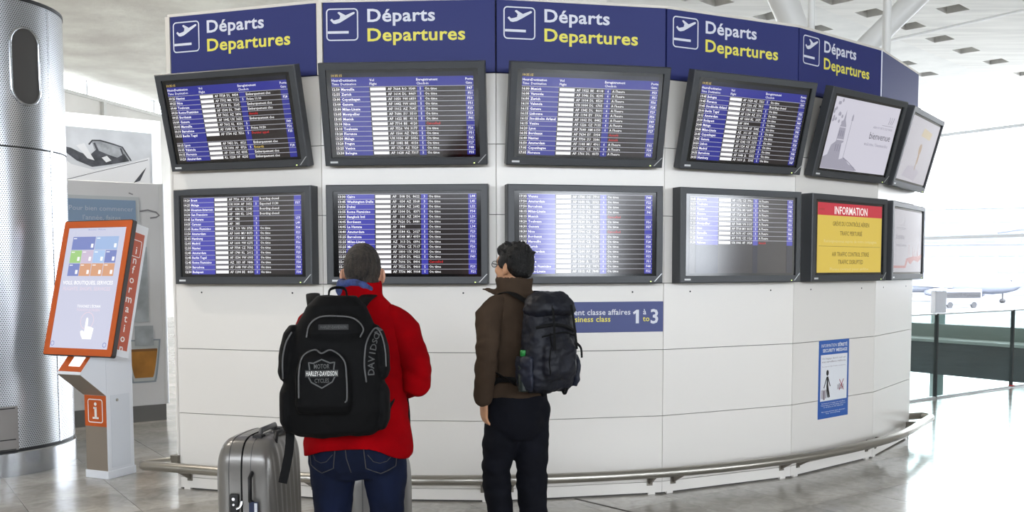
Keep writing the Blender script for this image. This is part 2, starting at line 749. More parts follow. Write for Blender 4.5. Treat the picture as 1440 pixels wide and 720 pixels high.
# far left wall: grey beam under a strip window, white wall below
a, b = Vector((-13.6, 21.3, 0)), Vector((-7.6, 46.8, 0))
v = b - a
farM = Matrix.Translation(a) @ Matrix.Rotation(math.atan2(v.y, v.x), 4, 'Z')
fw = MB()
fw.box(0, v.length, 0, 0.3, -0.4, 6.52, farM)
struct(fw.build('wall_far', mat('grey_plaster', (214, 211, 206), 0.85, var=(0.6, 0.05))))
win3 = bpy.data.objects.new('window_3', None)
COL.objects.link(win3)
win3.matrix_world = farM
struct(win3)
MB().box(0, v.length, -0.04, 0.10, 6.46, 6.56).build('window_sill', mat('pale_sill', (205, 204, 200), 0.6), win3)
pane3 = MB().box(0.04, 3.2, 0.10, 0.116, 6.56, 7.0).mesh('pane', glass_mat('clear_pane', (250, 252, 255), 0.05))
mul3 = MB().box(-0.04, 0.04, 0.06, 0.16, 6.5, 7.0).mesh('mullion', alu)
for k in range(9):
    link('mullion', mul3, win3, (k * 3.24, 0, 0))
    if k < 8:
        link('pane', pane3, win3, (k * 3.24, 0, 0))
# thin pilaster and brace on the grey beam
MB().box(7.0, 7.12, -0.1, 0.0, 0.0, 6.46).build('pilaster', mat('pale_sill', (205, 204, 200), 0.6), win3)

# ---- lower level and apron outside
gm = MB()
gm.box(-10, 60, 8, 60, -4.6, -4.2)
struct(gm.build('floor_lower', mat('lower_floor', (150, 150, 148), 0.4)))
am = MB()
am.box(-400, 500, -300, 600, -5.2, -4.7)
struct(am.build('ground', mat('apron_concrete', (72, 74, 78), 0.9, var=(0.05, 0.15))))

# ================================================================== THE CURVED DISPLAY WALL
V = [(-2.3547, 6.6355), (-1.2472, 6.2858), (-0.1003, 6.2171), (1.0281, 6.4406), (2.0586, 6.9416), (2.9379, 7.6736), (3.6213, 8.5976)]
HD = [math.atan2(V[i + 1][1] - V[i][1], V[i + 1][0] - V[i][0]) for i in range(6)]
LEN = [math.hypot(V[i + 1][0] - V[i][0], V[i + 1][1] - V[i][1]) for i in range(6)]
LEV = [0.0, 0.087, 0.541, 0.995, 1.447, 1.899, 2.354, 2.807]
TOP = 3.27


def facet(i, x=0.0, y=0.0, z=0.0):
    """world point from facet coordinates (x along the wall, y into it)"""
    c, s = math.cos(HD[i]), math.sin(HD[i])
    return (V[i][0] + c * x - s * y, V[i][1] + s * x + c * y, z)


wall_m = mat('wall_lacquer', (229, 225, 219), 0.26, spec=0.5, bump=(3.0, 0.02, 0.01))
seam_m = mat('wall_core', (66, 63, 60), 0.7)


def offset_poly(d):
    """wall polyline pushed out by d (towards the viewer if d>0), mitred"""
    out = []
    for i in range(7):
        ns_ = []
        if i > 0:
            ns_.append(Vector((math.sin(HD[i - 1]), -math.cos(HD[i - 1]))))
        if i < 6:
            ns_.append(Vector((math.sin(HD[i]), -math.cos(HD[i]))))
        n = sum(ns_, Vector((0, 0))).normalized()
        k = d / n.dot(ns_[0])
        out.append((V[i][0] + n.x * k, V[i][1] + n.y * k))
    return out


core_f = offset_poly(-0.02)
core_b = offset_poly(-0.34)
wm = MB()
wm.slab(core_f + core_b[::-1], 0.0, TOP - 0.02)
wall_c = struct(wm.build('wall_center', seam_m))
G = 0.0022
for i in range(6):
    for k in range(7):
        p = MB()
        if k == 0:
            p.box(G, LEN[i] - G, 0.0, 0.02, 0.012, LEV[1] - G)
        else:
            p.box(G, LEN[i] - G, 0.0, 0.02, LEV[k] + G, LEV[k + 1] - G)
        o = p.build('plinth_panel' if k == 0 else 'panel', wall_m, wall_c, (V[i][0], V[i][1], 0))
        o.rotation_euler.z = HD[i]
    # dark shadow gap feet and screw caps
    q = MB()
    for a in (0.04, LEN[i] - 0.10):
        q.box(a, a + 0.05, -0.001, 0.02, 0.0, 0.014)
    o = q.build('plinth_foot', wall_m, wall_c, (V[i][0], V[i][1], 0))
    o.rotation_euler.z = HD[i]
    for a in (0.22, 0.93):
        q = MB()
        q.prism([(a + 0.006 * math.cos(t * PI / 4), 1.388 + 0.006 * math.sin(t * PI / 4)) for t in range(8)], -0.002, 0.0)
        o = q.build('screw_cap', mat('black_plastic', (22, 22, 23), 0.5), wall_c, (V[i][0], V[i][1], 0))
        o.rotation_euler.z = HD[i]
# end cheeks and top rim
rim = MB()
rf, rb = offset_poly(0.006), offset_poly(-0.30)
rim.slab(rf + rb[::-1], TOP, TOP + 0.018)
rim.build('top_rim', mat('cream_trim', (214, 208, 198), 0.5), wall_c)
for a, b in ((core_f[0], core_b[0]), (core_f[6], core_b[6])):
    v = Vector((b[0] - a[0], b[1] - a[1], 0))
    e = MB()
    e.box(-0.02, v.length, -0.012, 0.012, 0.0, TOP, Matrix.Translation((a[0], a[1], 0)) @ Matrix.Rotation(math.atan2(v.y, v.x), 4, 'Z'))
    e.build('end_cheek', wall_m, wall_c)
# cream uprights framing the first sign
trim_m = mat('cream_trim', (214, 208, 198), 0.5)
for idx, (i, x0, x1) in enumerate(((0, -0.012, 0.021), (1, -0.014, 0.022))):
    t = MB()
    t.box(x0, x1, -0.016, 0.02, LEV[7], TOP)
    o = struct(t.build('trim_%d' % (idx + 1), trim_m, None, (V[i][0], V[i][1], 0)))
    o.rotation_euler.z = HD[i] if i == 0 else (HD[0] + HD[1]) / 2

# ================================================================== ADDED FILL LIGHTS, UNSEEN ABOVE THE LEFT AISLE
def downlight(x, y, label):
    t = thing('added_downlight', label, 'lamp', (x, y, CZ - 0.04), group='added fill lights over the left aisle')
    b = MB()
    b.ring((0, 0, 0), [(0.13, 0.0), (0.15, 0.0), (0.15, -0.10), (0.135, -0.10), (0.13, 0.0)], 28)
    b.build('housing', mat('added_lamp_housing', (210, 210, 210), 0.4), t, smooth=True)
    b = MB()
    b.ring((0, 0, 0), [(0.0, -0.03), (0.13, -0.03)], 28)
    b.build('diffuser', mat('added_lamp_diffuser', (240, 236, 228), 0.5, emit=(255, 236, 210, 12.0)), t)
    L = bpy.data.lights.new('added_lamp', 'SPOT')  # added lamp, warms and brightens the left side from out of view
    L.energy = 400
    L.color = (1.0, 0.93, 0.84)
    L.spot_size = R(165)
    L.spot_blend = 0.6
    L.shadow_soft_size = 0.12
    o = bpy.data.objects.new('added_lamp', L)
    COL.objects.link(o)
    o.parent = t
    o.location = (0, 0, -0.12)


for x, y, lb in ((-6.5, 5.2, 'nearest of the four round ceiling downlights'), (-5.2, 7.6, 'second round ceiling downlight, above the metal column'),
                 (-7.4, 10.4, 'third round ceiling downlight, above the coffee advertising unit'), (-5.6, 14.2, 'farthest of the four round ceiling downlights')):
    downlight(x, y, lb + ', added fill light over the left aisle')

# ================================================================== SIGNS ON THE WALL
sign_blue = mat('sign_blue', (42, 49, 106), 0.5, spec=0.25)
sign_white = mat('sign_white', (214, 216, 226), 0.5)
sign_yellow = mat('sign_yellow', (226, 216, 86), 0.5)

PLANE = [(0.10, 0.66), (0.155, 0.70), (0.22, 0.645), (0.36, 0.675), (0.40, 0.69), (0.50, 0.745), (0.88, 0.885), (0.93, 0.875), (0.92, 0.835), (0.60, 0.665),
         (0.42, 0.575), (0.28, 0.545), (0.20, 0.56)]
WING = [(0.345, 0.87), (0.405, 0.895), (0.62, 0.79), (0.50, 0.70), (0.42, 0.72), (0.445, 0.775)]


def departures_sign(i, x0, x1, label, lettered=True):
    t = thing('departures_sign', label, 'sign', facet(i, 0, 0, LEV[7]), (0, 0, HD[i]), 'departures signs along the top of the wall')
    h = TOP - LEV[7]
    MB().bbox(x0 + 0.004, x1 - 0.004, -0.012, 0.02, 0.002, h - 0.002, 0.003).build('board', sign_blue, t)
    if lettered:
        b = MB()
        P = round_rect(0.052, 0.254, 0.22, 0.418, 0.022)
        outline(b, P, 0.008, -0.0135)
        k, ox, oz = 0.195, 0.055, 0.205
        tr = lambda pts: [(ox + a * k, oz + c * k * 1.12) for a, c in pts]
        b.poly(tr(PLANE)[::-1], -0.0135)
        b.poly(tr(WING)[::-1], -0.0135)
        b.quad(0.058, 0.195, 0.262, 0.278, -0.0135)
        b.build('pictogram', sign_white, t)
        b = MB()
        text(b, 'Départs', 0.318, 0.335, 0.078, -0.0135, 0.022, 3, width=0.44)
        b.build('lettering', sign_white, t)
        b = MB()
        text(b, 'Departures', 0.318, 0.212, 0.078, -0.0135, 0.022, 3, width=0.635)
        b.build('lettering', sign_yellow, t)['label'] = 'yellow lettering'
    return t


departures_sign(0, 0.021, LEN[0] - 0.016, 'blue Departures sign framed by cream uprights at the wall end near the kiosk')
departures_sign(1, 0.022, LEN[1], 'blue Departures sign above the monitor whose list starts with Marseille')
departures_sign(2, 0.0, LEN[2], 'blue Departures sign above the monitor whose list starts with Munich')
departures_sign(3, 0.0, LEN[3], 'blue Departures sign above the monitor whose list starts with Bologna')
departures_sign(4, 0.0, LEN[4] - 0.008, 'blue Departures sign above the pale welcome screen')
eb = MB().bbox(0.010, LEN[5] - 0.002, -0.012, 0.02, 0.002, TOP - LEV[7] - 0.002, 0.003).build('departures_sign', sign_blue, None, facet(5, 0, 0, LEV[7]))
eb.rotation_euler.z = HD[5]
tag(eb, 'plain blue end board without lettering, beyond the last Departures sign', 'sign', 'departures signs along the top of the wall')
MB().box(-0.006, 0.008, -0.014, 0.02, LEV[7], TOP).build('joint_strip', sign_white, wall_c, (V[5][0], V[5][1], 0))

# business-class check-in sign
t = thing('check_in_sign', 'long blue business class check-in sign numbered 1 to 3 behind the man in brown', 'sign', facet(2, 0, 0, 1.119), (0, 0, HD[2]))
MB().bbox(0.003, 1.147, -0.006, 0.001, 0.0, 0.205, 0.002).build('board', mat('sign_blue_light', (60, 70, 124), 0.45), t)
b = MB()
text(b, 'Enregistrement classe affaires', 0.914, 0.118, 0.036, -0.0072, 0.012, 2, 'r', width=0.66)
b.poly([(0.952, 0.058), (0.974, 0.058), (0.974, 0.150), (0.957, 0.150), (0.932, 0.132), (0.938, 0.118), (0.952, 0.128)], -0.0072)
text(b, 'à', 1.004, 0.118, 0.036, -0.0072, 0.012, 2)
text(b, '3', 1.057, 0.058, 0.092, -0.0072, 0.02, 2)
b.build_each('lettering', sign_white, t)
b = MB()
text(b, 'Check-in business class', 0.254, 0.072, 0.036, -0.0072, 0.012, 2, width=0.52)
text(b, 'to', 1.002, 0.072, 0.036, -0.0072, 0.012, 2)
b.build_each('lettering', sign_yellow, t)

# security poster
t = thing('security_poster', 'blue and white security message poster with walking figure on the lower wall', 'poster', facet(4, 0.342, 0, 0.396), (0, 0, HD[4]))
MB().box(0, 0.418, -0.003, 0.0005, 0, 0.6).build('sheet', mat('poster_blue', (44, 92, 170), 0.4), t)
b = MB()
b.quad(0.024, 0.394, 0.135, 0.49, -0.0038)
b.build('white_field', mat('poster_white', (226, 228, 232), 0.45), t)
b = MB()
text(b, 'INFORMATION', 0.03, 0.548, 0.024, -0.0038, 0.0, 2, width=0.21)
text(b, 'SÛRETÉ', 0.255, 0.548, 0.024, -0.0038, 0.03, 2, width=0.135)
text(b, 'SECURITY MESSAGE', 0.05, 0.51, 0.024, -0.0038, 0.03, 2, width=0.34)
for k, (z, w) in enumerate(((0.112, 0.33), (0.097, 0.34), (0.082, 0.27), (0.048, 0.33), (0.034, 0.2))):
    text(b, ['Ne laissez pas vos bagages sans surveillance', 'Please keep your belongings with you', 'at all times in the terminal', 'Any unattended item may be destroyed', 'by security'][k],
         0.209, z, 0.0085, -0.0038, 0.01, 1, 'c', width=w)
b.build_each('lettering', mat('poster_white', (226, 228, 232), 0.45), t)
b = MB()
text(b, 'Un bagage laissé seul est', 0.04, 0.455, 0.014, -0.0044, 0, 1, width=0.33)
text(b, 'sous surveillance renforcée', 0.04, 0.430, 0.014, -0.0044, 0.01, 1, width=0.33)
text(b, 'You can be helped with it at any time', 0.04, 0.396, 0.008, -0.0044, 0, 1, width=0.33)
b.build_each('fine_print', mat('print_grey', (140, 128, 136), 0.5), t)
b = MB()                                                     # walking figure
b.poly([(0.118 + 0.017 * math.cos(k * PI / 6), 0.350 + 0.023 * math.sin(k * PI / 6)) for k in range(12)], -0.0044)
outline(b, [(0.118, 0.322), (0.120, 0.26), (0.128, 0.225), (0.148, 0.16)], 0.020, -0.0044, False)
outline(b, [(0.117, 0.30), (0.112, 0.24), (0.117, 0.20), (0.127, 0.16)], 0.012, -0.0046, False)
outline(b, [(0.112, 0.32), (0.092, 0.28), (0.072, 0.235)], 0.010, -0.0044, False)
outline(b, [(0.124, 0.32), (0.142, 0.28), (0.158, 0.245)], 0.010, -0.0044, False)
b.build('figure', mat('print_black', (18, 18, 20), 0.5), t)
b = MB()
for k in range(7):
    b.quad(0.036 + k * 0.011, 0.042 + k * 0.011, 0.155, 0.222, -0.0044)
b.quad(0.062, 0.086, 0.145, 0.215, -0.0043)
for k in range(5):
    b.quad(0.262 + k * 0.018, 0.272 + k * 0.018, 0.212, 0.258 if k % 2 else 0.25, -0.0044)
b.build_each('printed_bag_bar', mat('print_grey', (140, 128, 136), 0.5), t)
b = MB()
outline(b, [(0.285, 0.205), (0.345, 0.29)], 0.007, -0.005, False)
outline(b, [(0.345, 0.205), (0.285, 0.29)], 0.007, -0.005, False)
b.build('cross', mat('print_red', (168, 60, 80), 0.5), t)

# ================================================================== MONITORS
bez = mat('bezel_plastic', (60, 62, 65), 0.4, spec=0.45, bump=(900, 0.05, 0.0005))
blk = mat('screen_glass', (8, 8, 9), 0.11, spec=0.8)


def lit(name, col, k=1.0):
    return mat('lit_' + name, (4, 4, 5), 0.11, spec=0.8, emit=(*col, k))


LIT = [lit('white', (250, 250, 252)), lit('blue', (40, 44, 138)), lit('dark', (38, 33, 33)), lit('red', (206, 40, 46)), lit('amber', (214, 186, 96)),
       lit('blue_pale', (66, 66, 168)), lit('line', (176, 176, 186)), lit('navy', (16, 17, 34))]
W_, H_, R_, Y_, BL2_, LN_, NV_ = 0, 1, 3, 4, 5, 6, 7
MW, MH = 1.053, 0.643
DX0, DX1, DZ0, DZ1 = 0.078, 0.978, 0.066, 0.582       # lit display area


def monitor(i, x0, upper, label):
    if upper:
        loc = facet(i, x0, -0.074, 2.212)
        rot = Matrix.Rotation(HD[i], 4, 'Z') @ Matrix.Rotation(R(14.8), 4, 'X')
    else:
        loc = facet(i, x0, -0.099, 1.447)
        rot = Matrix.Rotation(HD[i], 4, 'Z')
    t = thing('display_monitor', label, 'monitor', loc, rot.to_euler(), 'upper row of tilted monitors' if upper else 'lower row of flat monitors')
    d = 0.07 if upper else 0.094
    b = MB()
    ix0, ix1, iz0, iz1 = 0.045, MW - 0.045, 0.049, MH - 0.042
    o = [(0, 0), (MW, 0), (MW, MH), (0, MH)]
    n = [(ix0, iz0), (ix1, iz0), (ix1, iz1), (ix0, iz1)]
    e = 0.006
    oc = [(e, e), (MW - e, e), (MW - e, MH - e), (e, MH - e)]
    vs = [(a, -0.0, c) for a, c in oc] + [(a, 0.0, c) for a, c in n] + [(a, 0.012, c) for a, c in n] + [(a, e, c) for a, c in o] + [(a, d, c) for a, c in o]
    fs = []
    for k in range(4):
        l = (k + 1) % 4
        fs += [(k, l, 4 + l, 4 + k), (4 + k, 4 + l, 8 + l, 8 + k), (12 + k, 12 + l, l, k), (16 + k, 16 + l, 12 + l, 12 + k)]
    fs.append((19, 18, 17, 16))
    b.add(vs, fs)
    b.build('bezel', bez, t)
    s = MB().box(ix0 - 0.002, ix1 + 0.002, 0.010, 0.016, iz0 - 0.002, iz1 + 0.002).build('screen', blk, t)
    b = MB()
    b.box(0.035, 0.085, -0.0012, 0.001, 0.018, 0.030)
    b.build('maker_badge', mat('badge_white', (214, 216, 216), 0.4), t)
    b = MB()
    b.prism([(MW - 0.062, 0.012), (MW - 0.055, 0.012), (MW - 0.004, 0.066), (MW - 0.011, 0.066)], -0.0015, 0.001)
    b.build('corner_stripe', mat('badge_silver', (190, 192, 194), 0.3, 0.6), t)
    b = MB()
    b.box(MW - 0.088, MW - 0.080, -0.002, 0.001, 0.010, 0.016)
    b.build('status_light', mat('status_led', (200, 220, 120), 0.4, emit=(220, 240, 150, 1.5)), t)
    if upper:
        b = MB()
        b.box(0.18, 0.23, d, d + 0.02, 0.05, MH - 0.08)
        b.box(MW - 0.23, MW - 0.18, d, d + 0.02, 0.05, MH - 0.08)
        b.tube([(0.205, d + 0.02, MH - 0.12), (0.205, d + 0.16, MH - 0.16)], 0.012, 8)
        b.tube([(MW - 0.205, d + 0.02, MH - 0.12), (MW - 0.205, d + 0.16, MH - 0.16)], 0.012, 8)
        b.build_each('wall_bracket', mat('bracket_steel', (60, 60, 62), 0.4, 0.6), t)
    return t, s


def flights(screen, rows, clock=None, n_rows=16, pale=False, header=False, dark_below=False):
    """timetable print: rows of (time, place, c1, n1, c2, n2, zone, status, colour, gate) or None for a blank line"""
    b = MB()
    DW, DH = DX1 - DX0, DZ1 - DZ0
    X = lambda u: DX0 + u * DW
    blue = BL2_ if pale else H_
    y0, y1, y2 = 0.0092, 0.0084, 0.0076
    top = DZ1
    b.cur = 2
    b.quad(DX0, DX1, DZ0, DZ1, y0)
    if header:
        b.cur = NV_
        b.quad(DX0, DX1, DZ1 - 0.028, DZ1, y1)
        b.cur = blue
        b.quad(DX0, DX1, DZ1 - 0.084, DZ1 - 0.028, y1)
        b.cur = Y_
        text(b, clock, X(0.003), DZ1 - 0.024, 0.014, y2, 0.01, 1)
        for u, w1, w2 in ((0.003, 'Heure', 'Time'), (0.065, 'Destination', 'Destination'), (0.27, 'Vol', 'Flight'), (0.60, 'Enregistrement', 'Check-in'), (0.945, 'Porte', 'Gate')):
            b.cur = W_
            text(b, w1, X(u), DZ1 - 0.053, 0.0145, y2, 0.012, 1)
            b.cur = Y_ if False else W_
            text(b, w2, X(u), DZ1 - 0.076, 0.0145, y2, 0.004, 1)
        top = DZ1 - 0.086
    rh = (top - DZ0) / n_rows
    last = len(rows)
    zl = top - rh * last
    if dark_below:
        b.cur = NV_
        b.quad(X(0.058), X(0.265), DZ0, zl, y1)
        b.quad(X(0.602), X(0.650), DZ0, zl, y1)
        b.quad(X(0.942), X(1.0), DZ0, zl, y1)
    b.cur = blue
    b.quad(X(0.058), X(0.265), zl, top, y1)
    b.quad(X(0.602), X(0.650), zl, top, y1)
    b.quad(X(0.942), X(1.0), zl, top, y1)
    b.cur = H_ if not header else NV_
    for k, r in enumerate(rows):
        z0 = top - rh * (k + 1)
        if r is None:
            continue
        b.cur = LN_
        b.quad(DX0, DX1, z0 + rh - 0.0018, z0 + rh + 0.0010, y2)
        tm, pl_, c1, n1, c2, n2, zn, st, sc, gt = r
        h = 0.0150
        zb = z0 + rh * 0.5 - h * 0.5
        b.cur = W_
        text(b, tm, X(0.003), zb, h, y2, 0.02, 1, width=0.047)
        text(b, pl_, X(0.066), zb, h, y2, 0.026, 1)
        b.quad(X(0.272), X(0.382), z0 + rh * 0.20, z0 + rh * 0.80, y2)
        text(b, c1, X(0.396), zb, h, y2, 0.014, 1)
        text(b, n1, X(0.485), zb, h, y2, 0.014, 1, 'r')
        if c2:
            text(b, c2, X(0.498), zb, h, y2, 0.008, 1)
            text(b, n2, X(0.592), zb, h, y2, 0.008, 1, 'r')
        if zn:
            text(b, zn, X(0.622), zb, h, y2, 0.008, 1)
        if st:
            b.cur = sc
            text(b, st, X(0.658), zb, h, y2, 0.012, 1)
        b.cur = W_
        if gt:
            text(b, gt, X(0.99), zb, h, y2, 0.010, 1, 'r')
    b.build('timetable_print', LIT, screen)


OT, AL, BC, EC = 'On time', "A l'heure", 'Boarding closed', 'Embarquement clos'


def rows_of(s):
    out = []
    for ln in s.strip().split('\n'):
        ln = ln.strip()
        if ln == '-':
            out.append(None)
            continue
        f = [q.strip() for q in ln.split('|')]
        st = f[7]
        colr = W_
        if st.startswith('!'):
            st, colr = st[1:], R_
        elif st.startswith('~'):
            st, colr = st[1:], Y_
        out.append((f[0], f[1], f[2], f[3], f[4], f[5], f[6], st, colr, f[8]))
    return out


U1 = """09:25|Nantes|AF|7728|DL|8434||Embarquement clos|
09:25|Nice|AF|7702|MK|9156|5|Prévu 11:10|F28
09:40|Toulouse|AF|7518|KL|3265||Embarquement clos|
09:50|Rome-Fiumicino|AF|1504|DL|7049||Embarquement clos|
09:55|Bordeaux|AF|7622|AZ|3896||!Annulé|
10:00|Geneve|AF|1042|UX|3655||Embarquement clos|
10:05|Marseille|AF|7662|KL|8336|5||F49
10:10|Barcelone|AF|1348|DL|5656|5|Prévu 10:50|F56
10:15|Berlin Tegel|AF|1734|AZ|7556|5|!Dernier appel|F25
-
10:15|Lyon|AF|7452|DL|8521||Embarquement clos|
10:15|Valencia|UX|1006|AF|8726|5|~Retardé|F28
10:15|Florence|AF|1366|AZ|8335||Embarquement clos|
10:20|Amsterdam|KL|1228|AF|8235||Embarquement clos|"""
U2 = """12:50|Marseille|AF|7664|RO|9549|5|On time|F47
12:55|Zurich|AF|1614|DL|8469|5|On time|F51
13:00|Copenhagen|AF|1050|9W|6839|5|On time|F50
13:00|Geneva|AF|1442|9W|6865|5|On time|F51
13:00|Milan-Linate|AF|1012|AZ|7047|5|On time|F29
13:05|Montpellier|AF|7686|SU|3510|5|On time|F53
13:05|Munich|AF|1622|BE|4116|5|On time|F41
13:10|Nice|AF|7714|BE|4120||!Cancelled|
13:10|Toulouse|AF|7526|VN|3177|5|On time|F26
13:20|Florence|AF|1566|AZ|7805|5|On time|F51
13:20|Malaga|UX|1036|AF|5056|5|On time|F43
13:20|Prague|AF|1082|BE|4150|5|On time|F27
13:25|Venice|AF|1726|AZ|7329|5|On time|F48
13:30|Bologna|AF|1628|AZ|7317|5|On time|F35"""
U3 = """16:00|Munich|AF|1022|BE|4118|6|A l'heure|F53
16:00|Varsovie|AF|1046|DL|8295|6|A l'heure|F51
16:00|Zurich|AF|1014|DL|8520|6|A l'heure|F56
16:10|Valencia|UX|1004|DL|6765|6|A l'heure|F28
16:15|Geneve|AF|1342|DL|8601|6|A l'heure|F29
16:15|Lisbonne|AF|1194|EY|5936|6|A l'heure|F50
16:15|Stockholm Arland|AF|1062|DL|8482|6|A l'heure|F49
16:15|Venise|AF|1226|CZ|7135|6|A l'heure|F54
16:20|Lyon|AF|7640|AM|6150|6|A l'heure|F27
16:35|Bordeaux|AF|7634|EY|5954||!Annulé|
16:40|Nantes|AF|7730|SU|3386||!Annulé|
16:50|Amsterdam|AF|1140|MU|4961|6|A l'heure|F35
17:05|Copenhague|AF|1050|CZ|7071|6|A l'heure|F34
17:05|Florence|AF|1766|DL|8373|6|A l'heure|F52"""
U4 = """19:45|Bologna|AF|1028|AZ|7321|5|On time|F39
19:45|Florence|AF|1266|AZ|7811||Boarding closed|
19:45|Stockholm Arland|AF|1462|MU|4995|5|On time|F55
20:00|Berlin Tegel|AF|1134|AZ|3516|5|On time|F50
20:15|Amsterdam|AF|1604|KL|2029|6|On time|F49
20:30|Budapest|AF|1894|||5|On time|F26
20:40|Malaga|UX|1008|AF|5082|6|On time|F43
20:40|Milan-Linate|AZ|311|AF|9812|5|On time|F53
20:45|Copenhagen|AF|1350|AZ|3630|6|On time|F50
20:45|Geneva|AF|1242|UX|3273|5|On time|F28
20:50|Lisbon|AF|1124|AZ|2626|6|On time|F31
20:50|Madrid|AF|1600|VS|5377|5|On time|F48
20:55|Barcelona|AF|1448|JL|5352|6|On time|F54
20:55|Hamburg|AF|1610|JL|5305|5|On time|F47"""
L1 = """10:20|Brest|AF|7726|AZ|3726||Boarding closed|
10:25|Malaga|UX|1034|AF|5052|5|Expected 11:30|F37
10:30|Houston-Intercon|AF|636|KL|2140||Boarding closed|
10:30|San Francisco|AF|084|KL|2142||Boarding closed|
10:45|La Havana|AF|946|||3||L53
10:55|Caracas|AF|385|||3||L40
11:05|Rome Fiumicino|AZ|319|VN|3735|5|On time|F34
11:50|Amsterdam|AF|1640|MU|8073|5|On time|F53
12:05|Hamburg|AF|1710|MU|8681|5|On time|F21
12:05|Madrid|AF|1600|9W|6275|5|On time|F56
12:35|Nantes|AF|7734|CZ|7036|5|On time|F22
12:45|Amsterdam|AF|1740|KL|2012|5|On time|F25
12:45|Berlin Tegel|AF|1534|9W|6903|5|On time|F53
12:45|Rome Fiumicino|AZ|333|AF|9846|5|On time|F58
12:50|Barcelona|AF|1648|9W|6762|5|On time|F49
12:50|Budapest|AF|1294|BE|4050|5|On time|F34"""
L2 = """13:30|Cairo|AF|508|DL|8622|3|On time|L44
13:45|Washington Dulle|AF|054|AZ|3568|3|On time|L45
13:50|Dubai|AF|3804|AZ|2682|3|On time|L22
13:55|Rome Fiumicino|AF|1304|DL|8371|5|On time|F54
14:00|Bangkok Intl|AF|166|AZ|2854|3|On time|L26
14:05|Bordeaux|AF|7626|DL|8480|5|On time|F29
14:05|La Havana|AF|944|||3|On time|L34
14:40|Amsterdam|AF|1584|KL|2027|5|On time|F23
15:25|Barcelona|AF|1548|MU|4959|5|On time|F30
15:25|Milan-Linate|AZ|313|DL|6896|5|On time|F35
15:25|Madrid|AF|7706|CZ|7117|5|On time|F26
15:30|Nantes|AF|1800|UX|3436|5|On time|F51
15:35|Toulouse|AF|1654|DL|8422|5|On time|F49
15:40|Lyon|AF|7606|DL|8406||!Cancelled|
15:45|Brest|AF|7522|DL|8466|5|On time|F29
15:50|Nice|AF|7736|MK|9008|5|On time|F21"""
L3 = """17:35|Vienna|AF|1738|OS|7711|6|On time|F48
17:50|Amsterdam|AF|1640|KL|2322|6|On time|F22
17:50|Barcelona|AF|1148|DL|8281|6|On time|F45
18:15|Milan-Linate|AF|1312|AZ|7380|6|On time|F41
18:15|Munich|AF|1922|DL|8080||!Cancelled|
18:20|Toulouse|AF|7530|DL|3271|6|On time|F56
18:30|Geneva|AF|1842|9W|6821|6|On time|F57
18:30|Nice|AF|7704|CZ|7025||!Cancelled|
18:35|Bordeaux|AF|7630|DL|3742|6|On time|F50
18:35|Marseille|AF|7668|CZ|7046|6|On time|F28
18:40|Zurich|AF|1314|MU|4919|6|On time|F58
18:50|Amsterdam|KL|1244|AF|8295|6|On time|F34
18:55|Lyon|AF|7646|DL|5525|6|On time|F53
19:00|Rome|AF|1246|JL|5313|6|On time|F51
19:05|Rome Fiumicino|AF|1004|AZ|9871|6|On time|F48
19:10|Milan-Linate|AF|1512|AZ|7845|6|On time|F52"""
L4 = """18:45|Hanovre|AF|1172|CZ|7756|5|A l'heure|F31
18:50|Toulouse|AF|7524|MU|4953|5|A l'heure|F34
18:55|Venise|AF|1706|MU|8687|5|A l'heure|F42
19:00|Geneve|AF|1728|AZ|3600|5|A l'heure|F40
19:05|Bordeaux|AF|7634|AM|6106|5|A l'heure|F51
19:10|Montpellier|AF|7684|VN|3137|5|A l'heure|F50
19:15|Nice|AF|7714|MU|8615|5|A l'heure|F26
19:20|Marseille|AF|7670|AT|6302|5|A l'heure|F48
19:25|Rome|AF|7192|CZ|1126|5|A l'heure|F51
19:30|Valence|UX|1006|AF|3924||!Annulé|"""

XU = [0.055, 0.045, 0.053, 0.069, 0.100, 0.130]
XL = [0.080, 0.050, 0.055, 0.065, 0.074, 0.087]
t, s = monitor(0, XU[0], True, 'tilted upper flight monitor in French under the Departures sign framed by cream uprights')
flights(s, rows_of(U1), '10:35:15', 14, header=True)
t, s = monitor(1, XU[1], True, 'tilted upper flight monitor whose list starts with Marseille at 12:50')
flights(s, rows_of(U2), '10:35:15', 14, header=True)
t, s = monitor(2, XU[2], True, 'tilted upper flight monitor whose list starts with Munich at 16:00')
flights(s, rows_of(U3), '10:35:15', 14, header=True)
t, s = monitor(3, XU[3], True, 'tilted upper flight monitor whose list starts with Bologna, next to the welcome screen')
flights(s, rows_of(U4), '10:35:15', 14, header=True)
t, s = monitor(0, XL[0], False, 'flat lower flight monitor whose list starts with Brest, nearest the orange kiosk')
flights(s, rows_of(L1), n_rows=16, pale=True)
t, s = monitor(1, XL[1], False, 'flat lower flight monitor starting with Cairo, behind the head of the man in red')
flights(s, rows_of(L2), n_rows=16, pale=True)
t, s = monitor(2, XL[2], False, 'lower flight monitor with bright window glare behind the head of the man in brown')
flights(s, rows_of(L3), n_rows=16, pale=True)
t, s = monitor(3, XL[3], False, 'lower flight monitor half empty with only ten rows, next to the yellow notice screen')
flights(s, rows_of(L4), n_rows=16, pale=True, dark_below=True)

